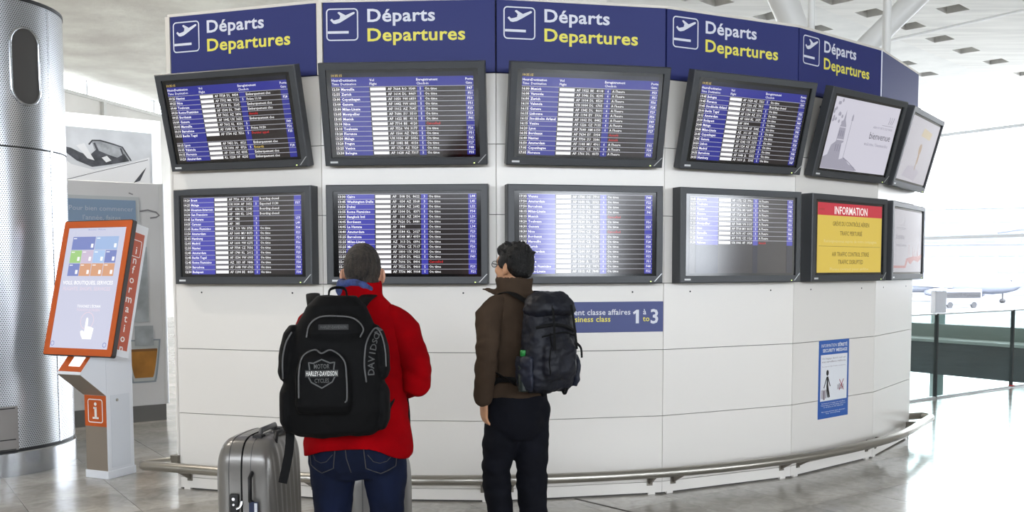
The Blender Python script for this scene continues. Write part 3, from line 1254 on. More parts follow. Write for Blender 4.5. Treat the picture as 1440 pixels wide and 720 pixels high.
# welcome screen
t, s = monitor(4, XU[4], True, 'tilted upper monitor with pale welcome picture reading bienvenue')
b = MB()
PIC = [lit('lilac', (196, 194, 206)), lit('church', (150, 148, 162)), lit('church_dark', (128, 126, 142)), lit('ink', (70, 68, 80))]
b.quad(DX0, DX1, DZ0, DZ1, 0.0092)
b.cur = 1
b.poly([(0.10, 0.07), (0.30, 0.07), (0.28, 0.26), (0.30, 0.27), (0.295, 0.30), (0.285, 0.39), (0.26, 0.43), (0.25, 0.50), (0.235, 0.43), (0.205, 0.38), (0.20, 0.27), (0.15, 0.24)], 0.0086)
b.poly([(0.078, 0.07), (0.55, 0.07), (0.52, 0.10), (0.44, 0.115), (0.36, 0.16), (0.25, 0.13), (0.16, 0.18), (0.078, 0.15)], 0.0084)
outline(b, [(0.345, 0.10), (0.345, 0.44)], 0.006, 0.0084, False)
b.poly([(0.335, 0.43), (0.358, 0.43), (0.356, 0.465), (0.346, 0.48), (0.337, 0.465)], 0.0083)
for k in range(16):
    x, z = 0.085 + 0.14 * random.random(), 0.40 + 0.17 * random.random()
    b.poly([(x + 0.012 * math.cos(q * PI / 3), z + 0.014 * math.sin(q * PI / 3)) for q in range(6)], 0.0085)
b.cur = 2
for k in range(3):
    b.quad(0.212 + 0.024 * k, 0.222 + 0.024 * k, 0.31, 0.35, 0.0080)
    b.quad(0.208 + 0.028 * k, 0.218 + 0.028 * k, 0.20, 0.25, 0.0080)
outline(b, [(0.34, 0.16), (0.42, 0.135), (0.56, 0.075)], 0.006, 0.0080, False)
b.cur = 0
outline(b, [(0.205, 0.285), (0.295, 0.285)], 0.008, 0.0079, False)
outline(b, [(0.205, 0.375), (0.285, 0.375)], 0.006, 0.0079, False)
b.cur = 3
text(b, 'bienvenue', 0.93, 0.325, 0.05, 0.0078, 0.0, 2, 'r', width=0.30)
b.cur = 2
text(b, 'welcome / bienvenidos', 0.92, 0.272, 0.026, 0.0078, 0.0, 1, 'r', width=0.34)
text(b, 'AEROPORTS DE PARIS', 0.93, 0.405, 0.016, 0.0078, 0.0, 1, 'r', width=0.28)
outline(b, [(0.77, 0.437), (0.93, 0.437)], 0.003, 0.0078, False)
for q in range(3):
    outline(b, [(0.85 + 0.025 * q, 0.45), (0.865 + 0.025 * q, 0.48), (0.86 + 0.03 * q, 0.505)], 0.006, 0.0078, False)
b.build('welcome_picture', PIC, s)
# far right upper screen
t, s = monitor(5, XU[5], True, 'tilted upper monitor at the wall end with a faint brown figure on pale grey')
b = MB()
PIC2 = [lit('mist', (168, 166, 174)), lit('tan', (150, 128, 108)), lit('mist_dark', (158, 154, 166)), lit('straw', (176, 164, 140))]
b.quad(DX0, DX1, DZ0, DZ1, 0.0092)
b.cur = 1
b.poly([(0.50, 0.31), (0.55, 0.29), (0.58, 0.33), (0.57, 0.38), (0.52, 0.39), (0.49, 0.36)], 0.0085)
b.poly([(0.52, 0.22), (0.56, 0.22), (0.57, 0.29), (0.52, 0.30)], 0.0084)
b.poly([(0.515, 0.17), (0.535, 0.17), (0.54, 0.22), (0.52, 0.22)], 0.0083)
b.cur = 2
b.poly([(0.2, 0.10), (0.6, 0.08), (0.7, 0.16), (0.5, 0.20), (0.3, 0.19)], 0.0086)
b.cur = 3
b.poly([(0.45, 0.45), (0.75, 0.44), (0.78, 0.50), (0.5, 0.52)], 0.0086)
b.build('advert_picture', PIC2, s)
# yellow notice
t, s = monitor(4, XL[4], False, 'lower monitor with yellow strike information notice under a red heading')
b = MB()
NOT = [lit('notice_yellow', (204, 178, 74)), lit('notice_red', (184, 40, 58)), lit('notice_white', (246, 240, 236)), lit('notice_ink', (74, 62, 34)), lit('notice_fade', (206, 190, 128))]
b.quad(DX0, DX1, DZ0, DZ1, 0.0092)
b.cur = 1
b.quad(DX0, DX1, DZ1 - 0.092, DZ1, 0.0086)
b.cur = 2
text(b, 'INFORMATION', 0.53, DZ1 - 0.080, 0.056, 0.0080, 0.01, 2, 'c', width=0.46)
b.cur = 3
for st, z, w in (('GRÈVE DU CONTRÔLE AÉRIEN', 0.415, 0.51), ('TRAFIC PERTURBÉ', 0.345, 0.31), ('AIR TRAFFIC CONTROL STRIKE', 0.188, 0.52), ('TRAFFIC DISRUPTED', 0.130, 0.35)):
    text(b, st, 0.535, z, 0.031, 0.0080, 0.004, 2, 'c', width=w)
outline(b, [(0.10, 0.262), (0.955, 0.262)], 0.002, 0.0080, False)
text(b, '10:35:15', 0.10, DZ1 - 0.058, 0.014, 0.0080, 0, 1)
b.cur = 4
text(b, 'Renseignez-vous auprès de votre compagnie', 0.535, 0.290, 0.024, 0.0080, 0.006, 1, 'c', width=0.74)
text(b, 'Please contact your airline', 0.52, 0.082, 0.022, 0.0080, 0.006, 1, 'c', width=0.54)
b.build('notice_print', NOT, s)
# far right lower screen
t, s = monitor(5, XL[5], False, 'lower monitor at the wall end with red skyline on grey')
b = MB()
PIC3 = [lit('fog', (150, 148, 156)), lit('skyline_red', (150, 98, 98)), lit('ink_soft', (112, 108, 118))]
b.quad(DX0, DX1, DZ0, DZ1, 0.0092)
b.cur = 1
b.poly([(0.078, 0.10), (0.45, 0.10), (0.52, 0.16), (0.60, 0.13), (0.72, 0.17), (0.86, 0.15), (0.978, 0.19), (0.978, 0.22), (0.84, 0.20), (0.83, 0.26), (0.82, 0.20),
        (0.70, 0.20), (0.69, 0.26), (0.68, 0.20), (0.58, 0.19), (0.47, 0.18), (0.42, 0.12), (0.078, 0.12)], 0.0085)
for x, h in ((0.55, 0.30), (0.69, 0.28), (0.75, 0.26), (0.86, 0.31)):
    outline(b, [(x, 0.17), (x, h)], 0.006, 0.0084, False)
b.cur = 2
text(b, 'AEROPORTS DE PARIS', 0.14, 0.42, 0.018, 0.008, 0, 1, width=0.30)
text(b, 'bienvenue', 0.14, 0.34, 0.05, 0.008, 0, 1, width=0.26)
text(b, 'welcome', 0.14, 0.28, 0.024, 0.008, 0, 1, width=0.32)
outline(b, [(0.26, 0.455), (0.44, 0.455)], 0.003, 0.008, False)
outline(b, [(0.36, 0.46), (0.40, 0.49), (0.40, 0.52)], 0.005, 0.008, False)
b.build('welcome_picture', PIC3, s)

# ================================================================== BUMPER RAIL
steel = mat('brushed_steel', (168, 164, 156), 0.28, 0.9, bump=(60, 0.03, 0.002))
ro = offset_poly(0.17)
v0 = Vector((math.cos(HD[0]), math.sin(HD[0])))
v5 = Vector((math.cos(HD[5]), math.sin(HD[5])))
pts = []
L0 = Vector(ro[0]) - v0 * 0.19
w0 = Vector((-math.sin(HD[0]), math.cos(HD[0])))
for k in range(7):
    a = R(90 * k / 6)
    c = L0 + v0 * 0.05 + w0 * 0.05
    pts.append(c - v0 * 0.05 * math.cos(a) - w0 * 0.05 * math.sin(a))
pts = [Vector(V[0]) - v0 * 0.015 + w0 * 0.03, Vector(V[0]) - v0 * 0.06 + w0 * 0.0] + pts[2:]
body = []
ctrl = [Vector(q) for q in ro]
for i in range(6):
    p0 = ctrl[i - 1] if i > 0 else 2 * ctrl[0] - ctrl[1]
    p1, p2 = ctrl[i], ctrl[i + 1]
    p3 = ctrl[i + 2] if i < 5 else 2 * ctrl[6] - ctrl[5]
    for k in range(8):
        u = k / 8
        body.append(0.5 * ((2 * p1) + (p2 - p0) * u + (2 * p0 - 5 * p1 + 4 * p2 - p3) * u * u + (3 * p1 - p0 - 3 * p2 + p3) * u ** 3))
pts += body[1:]
w5 = Vector((-math.sin(HD[5]), math.cos(HD[5])))
E0 = ctrl[6] + v5 * 0.06
pts.append(ctrl[6])
for k in range(9):
    a = R(100 * k / 8)
    c = E0 + w5 * 0.10
    pts.append(c + v5 * 0.10 * math.sin(a) - w5 * 0.10 * math.cos(a))
pts.append(Vector(V[6]) + w5 * 0.03 + v5 * 0.012)
rail = thing('bumper_rail', 'brushed steel bumper rail running low along the curved wall', 'rail', (V[3][0], V[3][1] - 0.15, 0))
off = Vector((-V[3][0], -(V[3][1] - 0.15), 0))
RZ = 0.188
b = MB()
b.tube([(p.x, p.y, RZ) for p in pts], 0.033, 16, cap='flat', M=Matrix.Translation(off))
smooth_by_angle(b.build('tube', steel, rail), 50)
for i in range(6):
    for x in (0.09, LEN[i] - 0.09):
        b = MB()
        M = Matrix.Translation(facet(i, x, 0, 0)) @ Matrix.Rotation(HD[i] + R(90), 4, 'Z')
        b.prism([(-0.155, RZ - 0.03), (0.0, RZ - 0.118), (0.0, RZ - 0.03), (-0.155, RZ - 0.012)], -0.006, 0.006, Matrix.Translation(off) @ M)
        b.box(-0.006, 0.0, -0.02, 0.02, RZ - 0.125, RZ - 0.07, Matrix.Translation(off) @ M)
        b.build('bracket', mat('bracket_grey', (120, 114, 104), 0.45, 0.6), rail)
b = MB()
M = Matrix.Translation(facet(0, -0.02, 0.0, 0)) @ Matrix.Rotation(HD[0], 4, 'Z')
b.box(-0.03, 0.03, -0.03, 0.012, RZ - 0.02, RZ + 0.05, Matrix.Translation(off) @ M)
b.build('bracket', mat('bracket_grey', (120, 114, 104), 0.45, 0.6), rail)

# ================================================================== INFORMATION KIOSK
KH = R(-23.5)
kx, ky = math.cos(KH), math.sin(KH)
kio = thing('information_kiosk', 'orange framed touch screen information kiosk on a grey post beside the metal column', 'kiosk', (-3.03, 7.09, 0), (0, 0, KH))
k_grey = mat('kiosk_grey', (222, 225, 231), 0.4, spec=0.4)
k_front = mat('kiosk_front_grey', (138, 127, 115), 0.45, 0.2)
k_or = mat('kiosk_orange', (190, 84, 24), 0.45)
k_or2 = mat('kiosk_banner_orange', (180, 78, 48), 0.45)
k_dark = mat('kiosk_edge', (40, 34, 32), 0.5)
k_white = mat('kiosk_white', (236, 232, 228), 0.5)
b = MB()
b.bbox(-0.115, 0.115, -0.135, 0.135, 0.0, 0.06, 0.004)
b.bbox(-0.108, 0.108, -0.128, 0.128, 0.055, 1.45, 0.006)
b.build('post', k_grey, kio)
MB().box(-0.104, 0.104, -0.1295, -0.127, 0.06, 0.90).build('front_plate', k_front, kio)
# access door on the right flank
d = MB()
d.box(0.1085, 0.110, -0.09, 0.09, 0.08, 0.62)
dr = d.build('access_door', mat('kiosk_door', (212, 216, 223), 0.4), kio)
b = MB()
b.tube([(0.109, -0.03, 0.58), (0.114, -0.03, 0.58)], 0.011, 12, cap='flat')
b.build('lock', steel, dr)
# little info panel
b = MB()
b.box(-0.106, 0.106, -0.132, -0.1295, 0.39, 0.62)
ip = b.build('info_plate', k_or, kio)
b = MB()
outline(b, round_rect(-0.07, 0.07, 0.42, 0.59, 0.016), 0.007, -0.1328)
b.quad(-0.018, 0.014, 0.520, 0.534, -0.1328)
b.quad(-0.008, 0.014, 0.450, 0.534, -0.1328)
b.quad(-0.028, 0.032, 0.445, 0.459, -0.1328)
b.poly([(0.002 + 0.013 * math.cos(q * PI / 5), 0.556 + 0.013 * math.sin(q * PI / 5)) for q in range(10)], -0.1328)
b.build('info_symbol', k_white, ip)
# ticket reader: wedge pushed out of the front
b = MB()
w = 0.112
prof = [(-0.13, 0.62), (-0.36, 0.80), (-0.355, 0.815), (-0.20, 0.985), (-0.13, 0.985)]
vs = [(-w, y, z) for y, z in prof] + [(w, y, z) for y, z in prof]
n = len(prof)
b.add(vs, [tuple(range(n)), tuple(reversed(range(n, 2 * n)))] + [(q, q + n, (q + 1) % n + n, (q + 1) % n) for q in range(n)])
rd = b.build('card_reader', k_grey, kio)
ud = Vector((0, 0.23, -0.18)).normalized()
UM = Matrix.Translation((0, -0.36, 0.80)) @ Matrix((Vector((1, 0, 0)), Vector((0, -ud.z, ud.y)), ud)).transposed().to_4x4()
MB().box(-w + 0.001, w - 0.001, -0.002, 0.002, 0.004, 0.285, UM).build('reader_underside', k_front, rd)
sd = Vector((0, 0.155, 0.17)).normalized()
sn = Vector((0, -sd.z, sd.y))
RM = Matrix.Translation((0, -0.355, 0.815)) @ Matrix((Vector((1, 0, 0)), -sn, sd)).transposed().to_4x4()
MB().box(-w + 0.002, w - 0.002, -0.003, 0.0, 0.006, 0.222, RM).build('reader_face', k_or, rd)
MB().bbox(-0.04, 0.07, -0.006, 0.0, 0.05, 0.135, 0.003, RM).build('reader_window', mat('lit_white_pad', (235, 235, 235), 0.3, emit=(255, 255, 255, 0.8)), rd)
b = MB()
text(b, 'SCAN', -0.03, 0.172, 0.022, -0.0036, 0.02, 2, M=RM)
b.box(-0.05, -0.03, -0.004, 0, 0.15, 0.20, RM)
b.box(0.045, 0.075, -0.004, 0, 0.145, 0.165, RM)
b.build('reader_print', k_dark, rd)
# tilted head: local frame, origin at the bottom middle of the screen face
TW, TH = 0.675, 1.009
ctr = Vector((-3.078, 6.9, 1.418)) - Vector((-3.03, 7.09, 0))
lc = Vector((kx * ctr.x + ky * ctr.y, -ky * ctr.x + kx * ctr.y, ctr.z))
HMx = Matrix.Translation(lc) @ Matrix.Rotation(R(-13.6), 4, 'X')
b = MB()
P = round_rect(-TW / 2, TW / 2, -TH / 2, TH / 2, 0.018)
b.prism(P, 0.0, 0.035, HMx)
hd = b.build('screen_housing', k_dark, kio)
b = MB()
Pi = round_rect(-TW / 2 + 0.055, TW / 2 - 0.055, -TH / 2 + 0.055, TH / 2 - 0.055, 0.004)
P2 = round_rect(-TW / 2 + 0.006, TW / 2 - 0.006, -TH / 2 + 0.006, TH / 2 - 0.006, 0.014)
n = len(P2)
b.add([(a, -0.004, c) for a, c in P2] + [(a, -0.004, c) for a, c in Pi] + [(a, 0.0, c) for a, c in P2] + [(a, 0.0, c) for a, c in Pi],
      [(q, (q + 1) % n, (q + 1) % n + n, q + n) for q in range(n)] + [(q + 2 * n, (q + 1) % n + 2 * n, (q + 1) % n, q) for q in range(n)]
      + [(q + n, (q + 1) % n + n, (q + 1) % n + 3 * n, q + 3 * n) for q in range(n)], HMx)
b.build('orange_frame', k_or, kio)
KL = [lit('k_bg', (200, 202, 222)), lit('k_navy', (124, 136, 192)), lit('k_sky', (160, 184, 222)), lit('k_green', (160, 202, 132)), lit('k_pink', (202, 188, 210)),  # glare washed into the screen colours, tiles paled for it
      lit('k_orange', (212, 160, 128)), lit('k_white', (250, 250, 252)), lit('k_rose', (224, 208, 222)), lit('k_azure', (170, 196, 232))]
sx0, sx1, sz0, sz1 = -TW / 2 + 0.056, TW / 2 - 0.056, -TH / 2 + 0.056, TH / 2 - 0.056
sw, sh = sx1 - sx0, sz1 - sz0
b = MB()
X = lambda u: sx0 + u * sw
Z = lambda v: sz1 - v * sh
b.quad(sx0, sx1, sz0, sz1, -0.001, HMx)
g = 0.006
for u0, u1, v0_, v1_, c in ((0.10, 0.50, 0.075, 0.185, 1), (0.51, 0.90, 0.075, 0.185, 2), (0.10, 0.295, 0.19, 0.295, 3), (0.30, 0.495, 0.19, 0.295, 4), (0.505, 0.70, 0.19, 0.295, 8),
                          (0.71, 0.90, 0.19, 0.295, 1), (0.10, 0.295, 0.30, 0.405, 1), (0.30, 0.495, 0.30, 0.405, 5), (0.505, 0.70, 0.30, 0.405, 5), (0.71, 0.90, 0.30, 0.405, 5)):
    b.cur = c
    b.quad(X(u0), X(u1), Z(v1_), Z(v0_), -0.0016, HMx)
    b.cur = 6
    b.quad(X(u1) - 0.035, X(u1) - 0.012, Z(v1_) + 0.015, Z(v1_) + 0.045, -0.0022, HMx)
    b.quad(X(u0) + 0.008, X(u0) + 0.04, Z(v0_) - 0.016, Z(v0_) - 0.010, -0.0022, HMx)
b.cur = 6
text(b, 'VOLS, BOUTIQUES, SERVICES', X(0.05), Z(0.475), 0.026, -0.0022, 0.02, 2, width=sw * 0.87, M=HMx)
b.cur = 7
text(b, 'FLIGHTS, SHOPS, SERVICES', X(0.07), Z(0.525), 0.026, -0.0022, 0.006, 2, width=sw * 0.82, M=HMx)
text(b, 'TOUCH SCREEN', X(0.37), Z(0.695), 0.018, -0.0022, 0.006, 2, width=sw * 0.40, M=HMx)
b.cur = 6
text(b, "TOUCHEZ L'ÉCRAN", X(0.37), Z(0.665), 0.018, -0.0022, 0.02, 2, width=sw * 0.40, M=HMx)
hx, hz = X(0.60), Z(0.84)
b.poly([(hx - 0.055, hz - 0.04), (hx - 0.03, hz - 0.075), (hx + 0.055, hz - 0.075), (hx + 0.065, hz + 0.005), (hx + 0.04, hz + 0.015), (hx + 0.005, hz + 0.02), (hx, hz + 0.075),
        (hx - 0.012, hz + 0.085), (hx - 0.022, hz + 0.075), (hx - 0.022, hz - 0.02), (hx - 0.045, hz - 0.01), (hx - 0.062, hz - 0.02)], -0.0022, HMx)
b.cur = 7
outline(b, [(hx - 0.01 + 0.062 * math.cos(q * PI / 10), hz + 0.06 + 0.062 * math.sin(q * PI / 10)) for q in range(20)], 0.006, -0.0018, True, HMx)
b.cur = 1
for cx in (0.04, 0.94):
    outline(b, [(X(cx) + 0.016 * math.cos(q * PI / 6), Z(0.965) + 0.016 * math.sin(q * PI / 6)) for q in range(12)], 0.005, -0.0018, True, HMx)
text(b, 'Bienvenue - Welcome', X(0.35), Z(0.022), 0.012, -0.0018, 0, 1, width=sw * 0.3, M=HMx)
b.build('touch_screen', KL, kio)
# cheek carrying the word information down the right flank
b = MB()
b.bbox(-0.16, 0.16, 0.034, 0.145, -TH / 2 + 0.02, TH / 2 + 0.0, 0.004, HMx)
b.build('rear_casing', k_grey, kio)
SM = HMx @ Matrix.Translation((TW / 2 - 0.045, 0.036, 0)) @ Matrix.Rotation(R(90), 4, 'Z')
b = MB()
b.bbox(0.0, 0.155, -0.004, 0.012, -TH / 2 + 0.02, TH / 2 - 0.01, 0.003, SM)
b.build('side_cheek', k_grey, kio)
b = MB()
b.box(0.012, 0.128, -0.0055, -0.003, -TH / 2 + 0.07, TH / 2 - 0.075, SM)
bn = b.build('side_banner', k_or2, kio)
b = MB()
zz = TH / 2 - 0.20
for q, chh in enumerate('information'):
    T = SM @ Matrix.Translation((0.07, 0, zz))
    text(b, chh, 0.0, -0.03, 0.055, -0.0064, 0.012, 2, 'c', M=T)
    zz -= 0.072
outline(b, round_rect(0.03, 0.11, TH / 2 - 0.25, TH / 2 - 0.13, 0.01), 0.005, -0.0064, True, SM)
b.build_each('banner_lettering', k_white, bn)

# ================================================================== PERFORATED METAL COLUMN
def perf_mat():
    m = mat('perforated_aluminium', (188, 191, 196), 0.26, 0.85)
    nt = m.node_tree
    p = nt.nodes['Principled BSDF']
    N = lambda t, **k: nt.nodes.new(t)
    tc = N('ShaderNodeTexCoord')
    sp = N('ShaderNodeSeparateXYZ')
    nt.links.new(tc.outputs['Object'], sp.inputs[0])

    def M_(op, a, b_=None, c=None):
        q = N('ShaderNodeMath')
        q.operation = op
        for i_, v_ in enumerate((a, b_, c)):
            if v_ is None:
                continue
            if isinstance(v_, (int, float)):
                q.inputs[i_].default_value = v_
            else:
                nt.links.new(v_, q.inputs[i_])
        return q.outputs[0]
    ang = M_('ARCTAN2', sp.outputs[1], sp.outputs[0])
    u = M_('MULTIPLY', ang, 0.65 / 0.0165)
    v = M_('MULTIPLY', sp.outputs[2], 1 / 0.0143)
    row = M_('FLOOR', v)
    odd = M_('MULTIPLY', M_('MODULO', row, 2.0), 0.5)
    fu = M_('SUBTRACT', M_('FRACT', M_('ADD', u, odd)), 0.5)
    fv = M_('SUBTRACT', M_('FRACT', v), 0.5)
    d2 = M_('ADD', M_('MULTIPLY', fu, fu), M_('MULTIPLY', fv, M_('MULTIPLY', fv, 0.75)))
    hole = M_('LESS_THAN', d2, 0.066)
    mx = N('ShaderNodeMix')
    mx.data_type = 'RGBA'
    mx.inputs[6].default_value = lin((196, 199, 204))
    mx.inputs[7].default_value = lin((44, 46, 50))
    nt.links.new(hole, mx.inputs[0])
    nt.links.new(mx.outputs[2], p.inputs['Base Color'])
    met = M_('MULTIPLY', M_('SUBTRACT', 1.0, hole), 0.85)
    nt.links.new(met, p.inputs['Metallic'])
    nt.links.new(M_('ADD', M_('MULTIPLY', hole, 0.5), 0.28), p.inputs['Roughness'])
    return m


CC = (-4.20, 7.50, 0)
CR = 0.65
colm = thing('perforated_column', 'round perforated aluminium column with dark oval opening beside the kiosk', 'column', CC)
perf = perf_mat()
band_m = mat('polished_band', (186, 189, 194), 0.2, 0.9)
dk = mat('black_gap', (26, 26, 28), 0.6)
b = MB()
b.ring((0, 0, 0), [(CR - 0.03, 0.205), (CR, 0.205), (CR, 2.452), (CR - 0.03, 2.452)], 96)
smooth_by_angle(b.build('lower_shell', perf, colm), 30)
b = MB()
b.ring((0, 0, 0), [(CR - 0.03, 2.463), (CR + 0.002, 2.463), (CR + 0.002, 3.54), (CR - 0.03, 3.54)], 96)
smooth_by_angle(b.build('upper_shell', perf, colm), 30)
b = MB()
b.ring((0, 0, 0), [(CR - 0.02, 0.0), (CR + 0.012, 0.0), (CR + 0.012, 0.175), (CR + 0.004, 0.182), (CR - 0.02, 0.182)], 96)
smooth_by_angle(b.build('base_band', band_m, colm), 30)
b = MB()
b.ring((0, 0, 0), [(CR - 0.012, 0.02), (CR - 0.012, 3.56), (0.0, 3.56)], 64)
smooth_by_angle(b.build('inner_core', dk, colm), 30)
b = MB()
b.ring((0, 0, 0), [(CR - 0.02, 3.535), (CR + 0.006, 3.535), (CR + 0.006, 3.562), (CR - 0.02, 3.562)], 96)
smooth_by_angle(b.build('top_ring', dk, colm), 30)
b = MB()                       # upright cover strips at the sheet joints
for ang in (-8, 112, -125):
    a = R(ang)
    M = Matrix.Rotation(a, 4, 'Z')
    b.box(CR + 0.0, CR + 0.004, -0.012, 0.012, 0.205, 3.53, M)
b.build_each('cover_strip', band_m, colm)


def on_column(pts, ang, r):
    """pts in metres (along the surface, z) wrapped on the column"""
    return [(r * math.cos(ang + u / CR), r * math.sin(ang + u / CR), z) for u, z in pts]


def wrap_patch(outl, cen, ang, r, r2):
    """outline must run as left edge / right edge pairs around cen; filled row by row so it follows the curve"""
    m = MB()
    n = len(outl)
    zs = sorted({round(z, 5) for _, z in outl})
    rows = []
    for z in zs:
        us = []
        for q in range(n):
            (u0, z0_), (u1, z1_) = outl[q], outl[(q + 1) % n]
            if abs(z0_ - z) < 1e-5:
                us.append(u0)
            elif (z0_ - z) * (z1_ - z) < 0:
                us.append(u0 + (u1 - u0) * (z - z0_) / (z1_ - z0_))
        rows.append((z, min(us), max(us)))
    k = 10
    vs = []
    for z, a0, a1 in rows:
        vs += on_column([(a0 + (a1 - a0) * q / k, z) for q in range(k + 1)], ang, r)
    fs = []
    for i in range(len(rows) - 1):
        for q in range(k):
            fs.append((i * (k + 1) + q, i * (k + 1) + q + 1, (i + 1) * (k + 1) + q + 1, (i + 1) * (k + 1) + q))
    m.add(vs, fs)
    A = on_column(outl, ang, r)
    Bq = on_column(outl, ang, r2)
    m.add(A + Bq, [(q + n, (q + 1) % n + n, (q + 1) % n, q) for q in range(n)])
    return m


oa = R(-27.7)
ov = []
for q in range(40):
    t_ = 2 * PI * q / 40
    x, z = 0.125 * math.cos(t_), 0.125 * math.sin(t_)
    ov.append((x, 3.06 + z + (0.165 if math.sin(t_) > 0 else -0.165)))
b = MB()
rimp = [(u * 1.0, z) for u, z in ov]
A = on_column(rimp, oa, CR + 0.012)
Bq = on_column([(u * 0.86, 3.06 + (z - 3.06) * 0.95) for u, z in ov], oa, CR + 0.012)
Cq = on_column([(u * 0.86, 3.06 + (z - 3.06) * 0.95) for u, z in ov], oa, CR + 0.003)
Dq = on_column(rimp, oa, CR)
n = 40
b.add(A + Bq + Cq + Dq, [(q, (q + 1) % n, (q + 1) % n + n, q + n) for q in range(n)] + [(q + n, (q + 1) % n + n, (q + 1) % n + 2 * n, q + 2 * n) for q in range(n)]
      + [(q + 3 * n, (q + 1) % n + 3 * n, (q + 1) % n, q) for q in range(n)])
b.build('opening_rim', band_m, colm, True)
b = wrap_patch([(u * 0.87, 3.06 + (z - 3.06) * 0.955) for u, z in ov], (0, 3.06), oa, CR + 0.0035, CR)
b.build('oval_opening', mat('opening_mesh', (62, 60, 58), 0.6), colm)
# grey service hatch near the foot
ha = R(-60.8)
hp = [(u, z) for u, z in [(-0.14 + 0.06 * q, 0.20) for q in range(7)] + [(0.22 - 0.06 * q, 0.53) for q in range(7)]]
b = wrap_patch(hp, (0.04, 0.36), ha, CR + 0.010, CR)
ht = b.build('service_hatch', mat('hatch_grey', (134, 130, 128), 0.5, 0.2), colm)
b = MB()
for q in (0.205, 0.28, 0.515):
    b.tube([((CR + 0.011) * math.cos(ha + u / CR), (CR + 0.011) * math.sin(ha + u / CR), q) for u in (-0.12, 0.0, 0.1, 0.20)], 0.004, 6, cap='flat')
b.build_each('hatch_edge', dk, ht)

# ================================================================== COFFEE ADVERTISING UNIT
ca, cb = Vector((-5.15, 8.66, 0)), Vector((-3.55, 9.76, 0))
cv = cb - ca
CLn = cv.length
adv = thing('advertising_unit', 'pale grey advertising unit with coffee glass picture behind the kiosk', 'display', ca, (0, 0, math.atan2(cv.y, cv.x)))
b = MB()
b.bbox(0.0, CLn - 0.04, 0.0, 0.5, 0.16, 2.42, 0.01)
b.build('panel', mat('ad_grey', (232, 234, 238), 0.45, var=(0.8, 0.03)), adv)
MB().box(0.0, CLn - 0.03, -0.006, 0.5, 0.0, 0.165).build('plinth', mat('ad_plinth', (118, 118, 118), 0.5), adv)
b = MB()
b.tube([(CLn - 0.035, 0.05, 0.165), (CLn - 0.035, 0.05, 2.42)], 0.05, 16, cap='flat')
smooth_by_angle(b.build('edge_tube', mat('ad_white', (232, 234, 236), 0.35), adv), 50)
bx = MB()
bx.box(1.02, 1.66, -0.014, 0.0, 1.85, 2.24)
bs = bx.build('blue_panel', mat('ad_blue', (146, 172, 204), 0.5), adv)
MB().box(0.985, 1.695, -0.008, 0.0, 1.8, 2.275).build('panel_surround', mat('ad_pale', (206, 212, 216), 0.5), adv)
b = MB()
for q, tx in enumerate(('Pour bien commencer', "l'année, faites", 'le plein de café')):
    text(b, tx, 1.34, 2.13 - q * 0.09, 0.045, -0.0155, 0.0, 2, 'c')
b.build_each('lettering', mat('ad_white_print', (206, 216, 228), 0.5), bs)
b = MB()
outline(b, [(1.70, 2.135), (1.78, 2.15), (1.86, 2.13), (1.89, 2.10), (1.86, 2.08), (1.80, 2.07)], 0.016, -0.002, False)
outline(b, [(1.60, 2.315), (1.64, 2.30)], 0.012, -0.002, False)
b.build_each('swoosh', mat('ad_smoke', (140, 140, 146), 0.5), adv)
b = MB()
b.box(1.58, 1.76, -0.006, 0.0, 1.02, 1.78)
b.box(1.62, 1.80, -0.008, 0.0, 0.78, 0.98)
b.build_each('side_picture', mat('ad_mist', (176, 184, 190), 0.5, var=(5, 0.12)), adv)
# double-walled glass of coffee, printed
b = MB()
gx, gz0, gz1 = 1.70, 0.40, 0.84
wall_o = lambda v: 0.115 + 0.055 * v ** 0.7
oo = [(gx - wall_o(v / 10), gz0 + (gz1 - gz0) * v / 10) for v in range(11)] + [(gx + wall_o(v / 10), gz0 + (gz1 - gz0) * v / 10) for v in range(10, -1, -1)]
b.poly(oo[::-1], -0.003)
b.build('glass_print', mat('ad_glass', (158, 170, 182), 0.35), adv)
b = MB()
b.poly([(gx - wall_o(v / 10) + 0.016, gz0 + 0.016 + (gz1 - gz0 - 0.03) * v / 10) for v in range(10, -1, -1)] + [(gx + wall_o(v / 10) - 0.016, gz0 + 0.016 + (gz1 - gz0 - 0.03) * v / 10) for v in range(0, 11)], -0.0036)
b.build('glass_inside_print', mat('ad_glass_pale', (206, 212, 214), 0.35), adv)
b = MB()
inn = lambda v: 0.088 + 0.05 * v ** 0.7
b.poly([(gx - inn(v / 8), gz0 + 0.05 + 0.29 * v / 8) for v in range(8, -1, -1)] + [(gx + inn(v / 8), gz0 + 0.05 + 0.29 * v / 8) for v in range(0, 9)], -0.0042)
b.build('coffee_print', mat('ad_coffee', (186, 130, 62), 0.35, var=(4, 0.14)), adv)
b = MB()
b.quad(gx - 0.132, gx + 0.132, gz0 + 0.32, gz0 + 0.345, -0.0048)
b.build('foam_print', mat('ad_foam', (146, 104, 62), 0.4), adv)

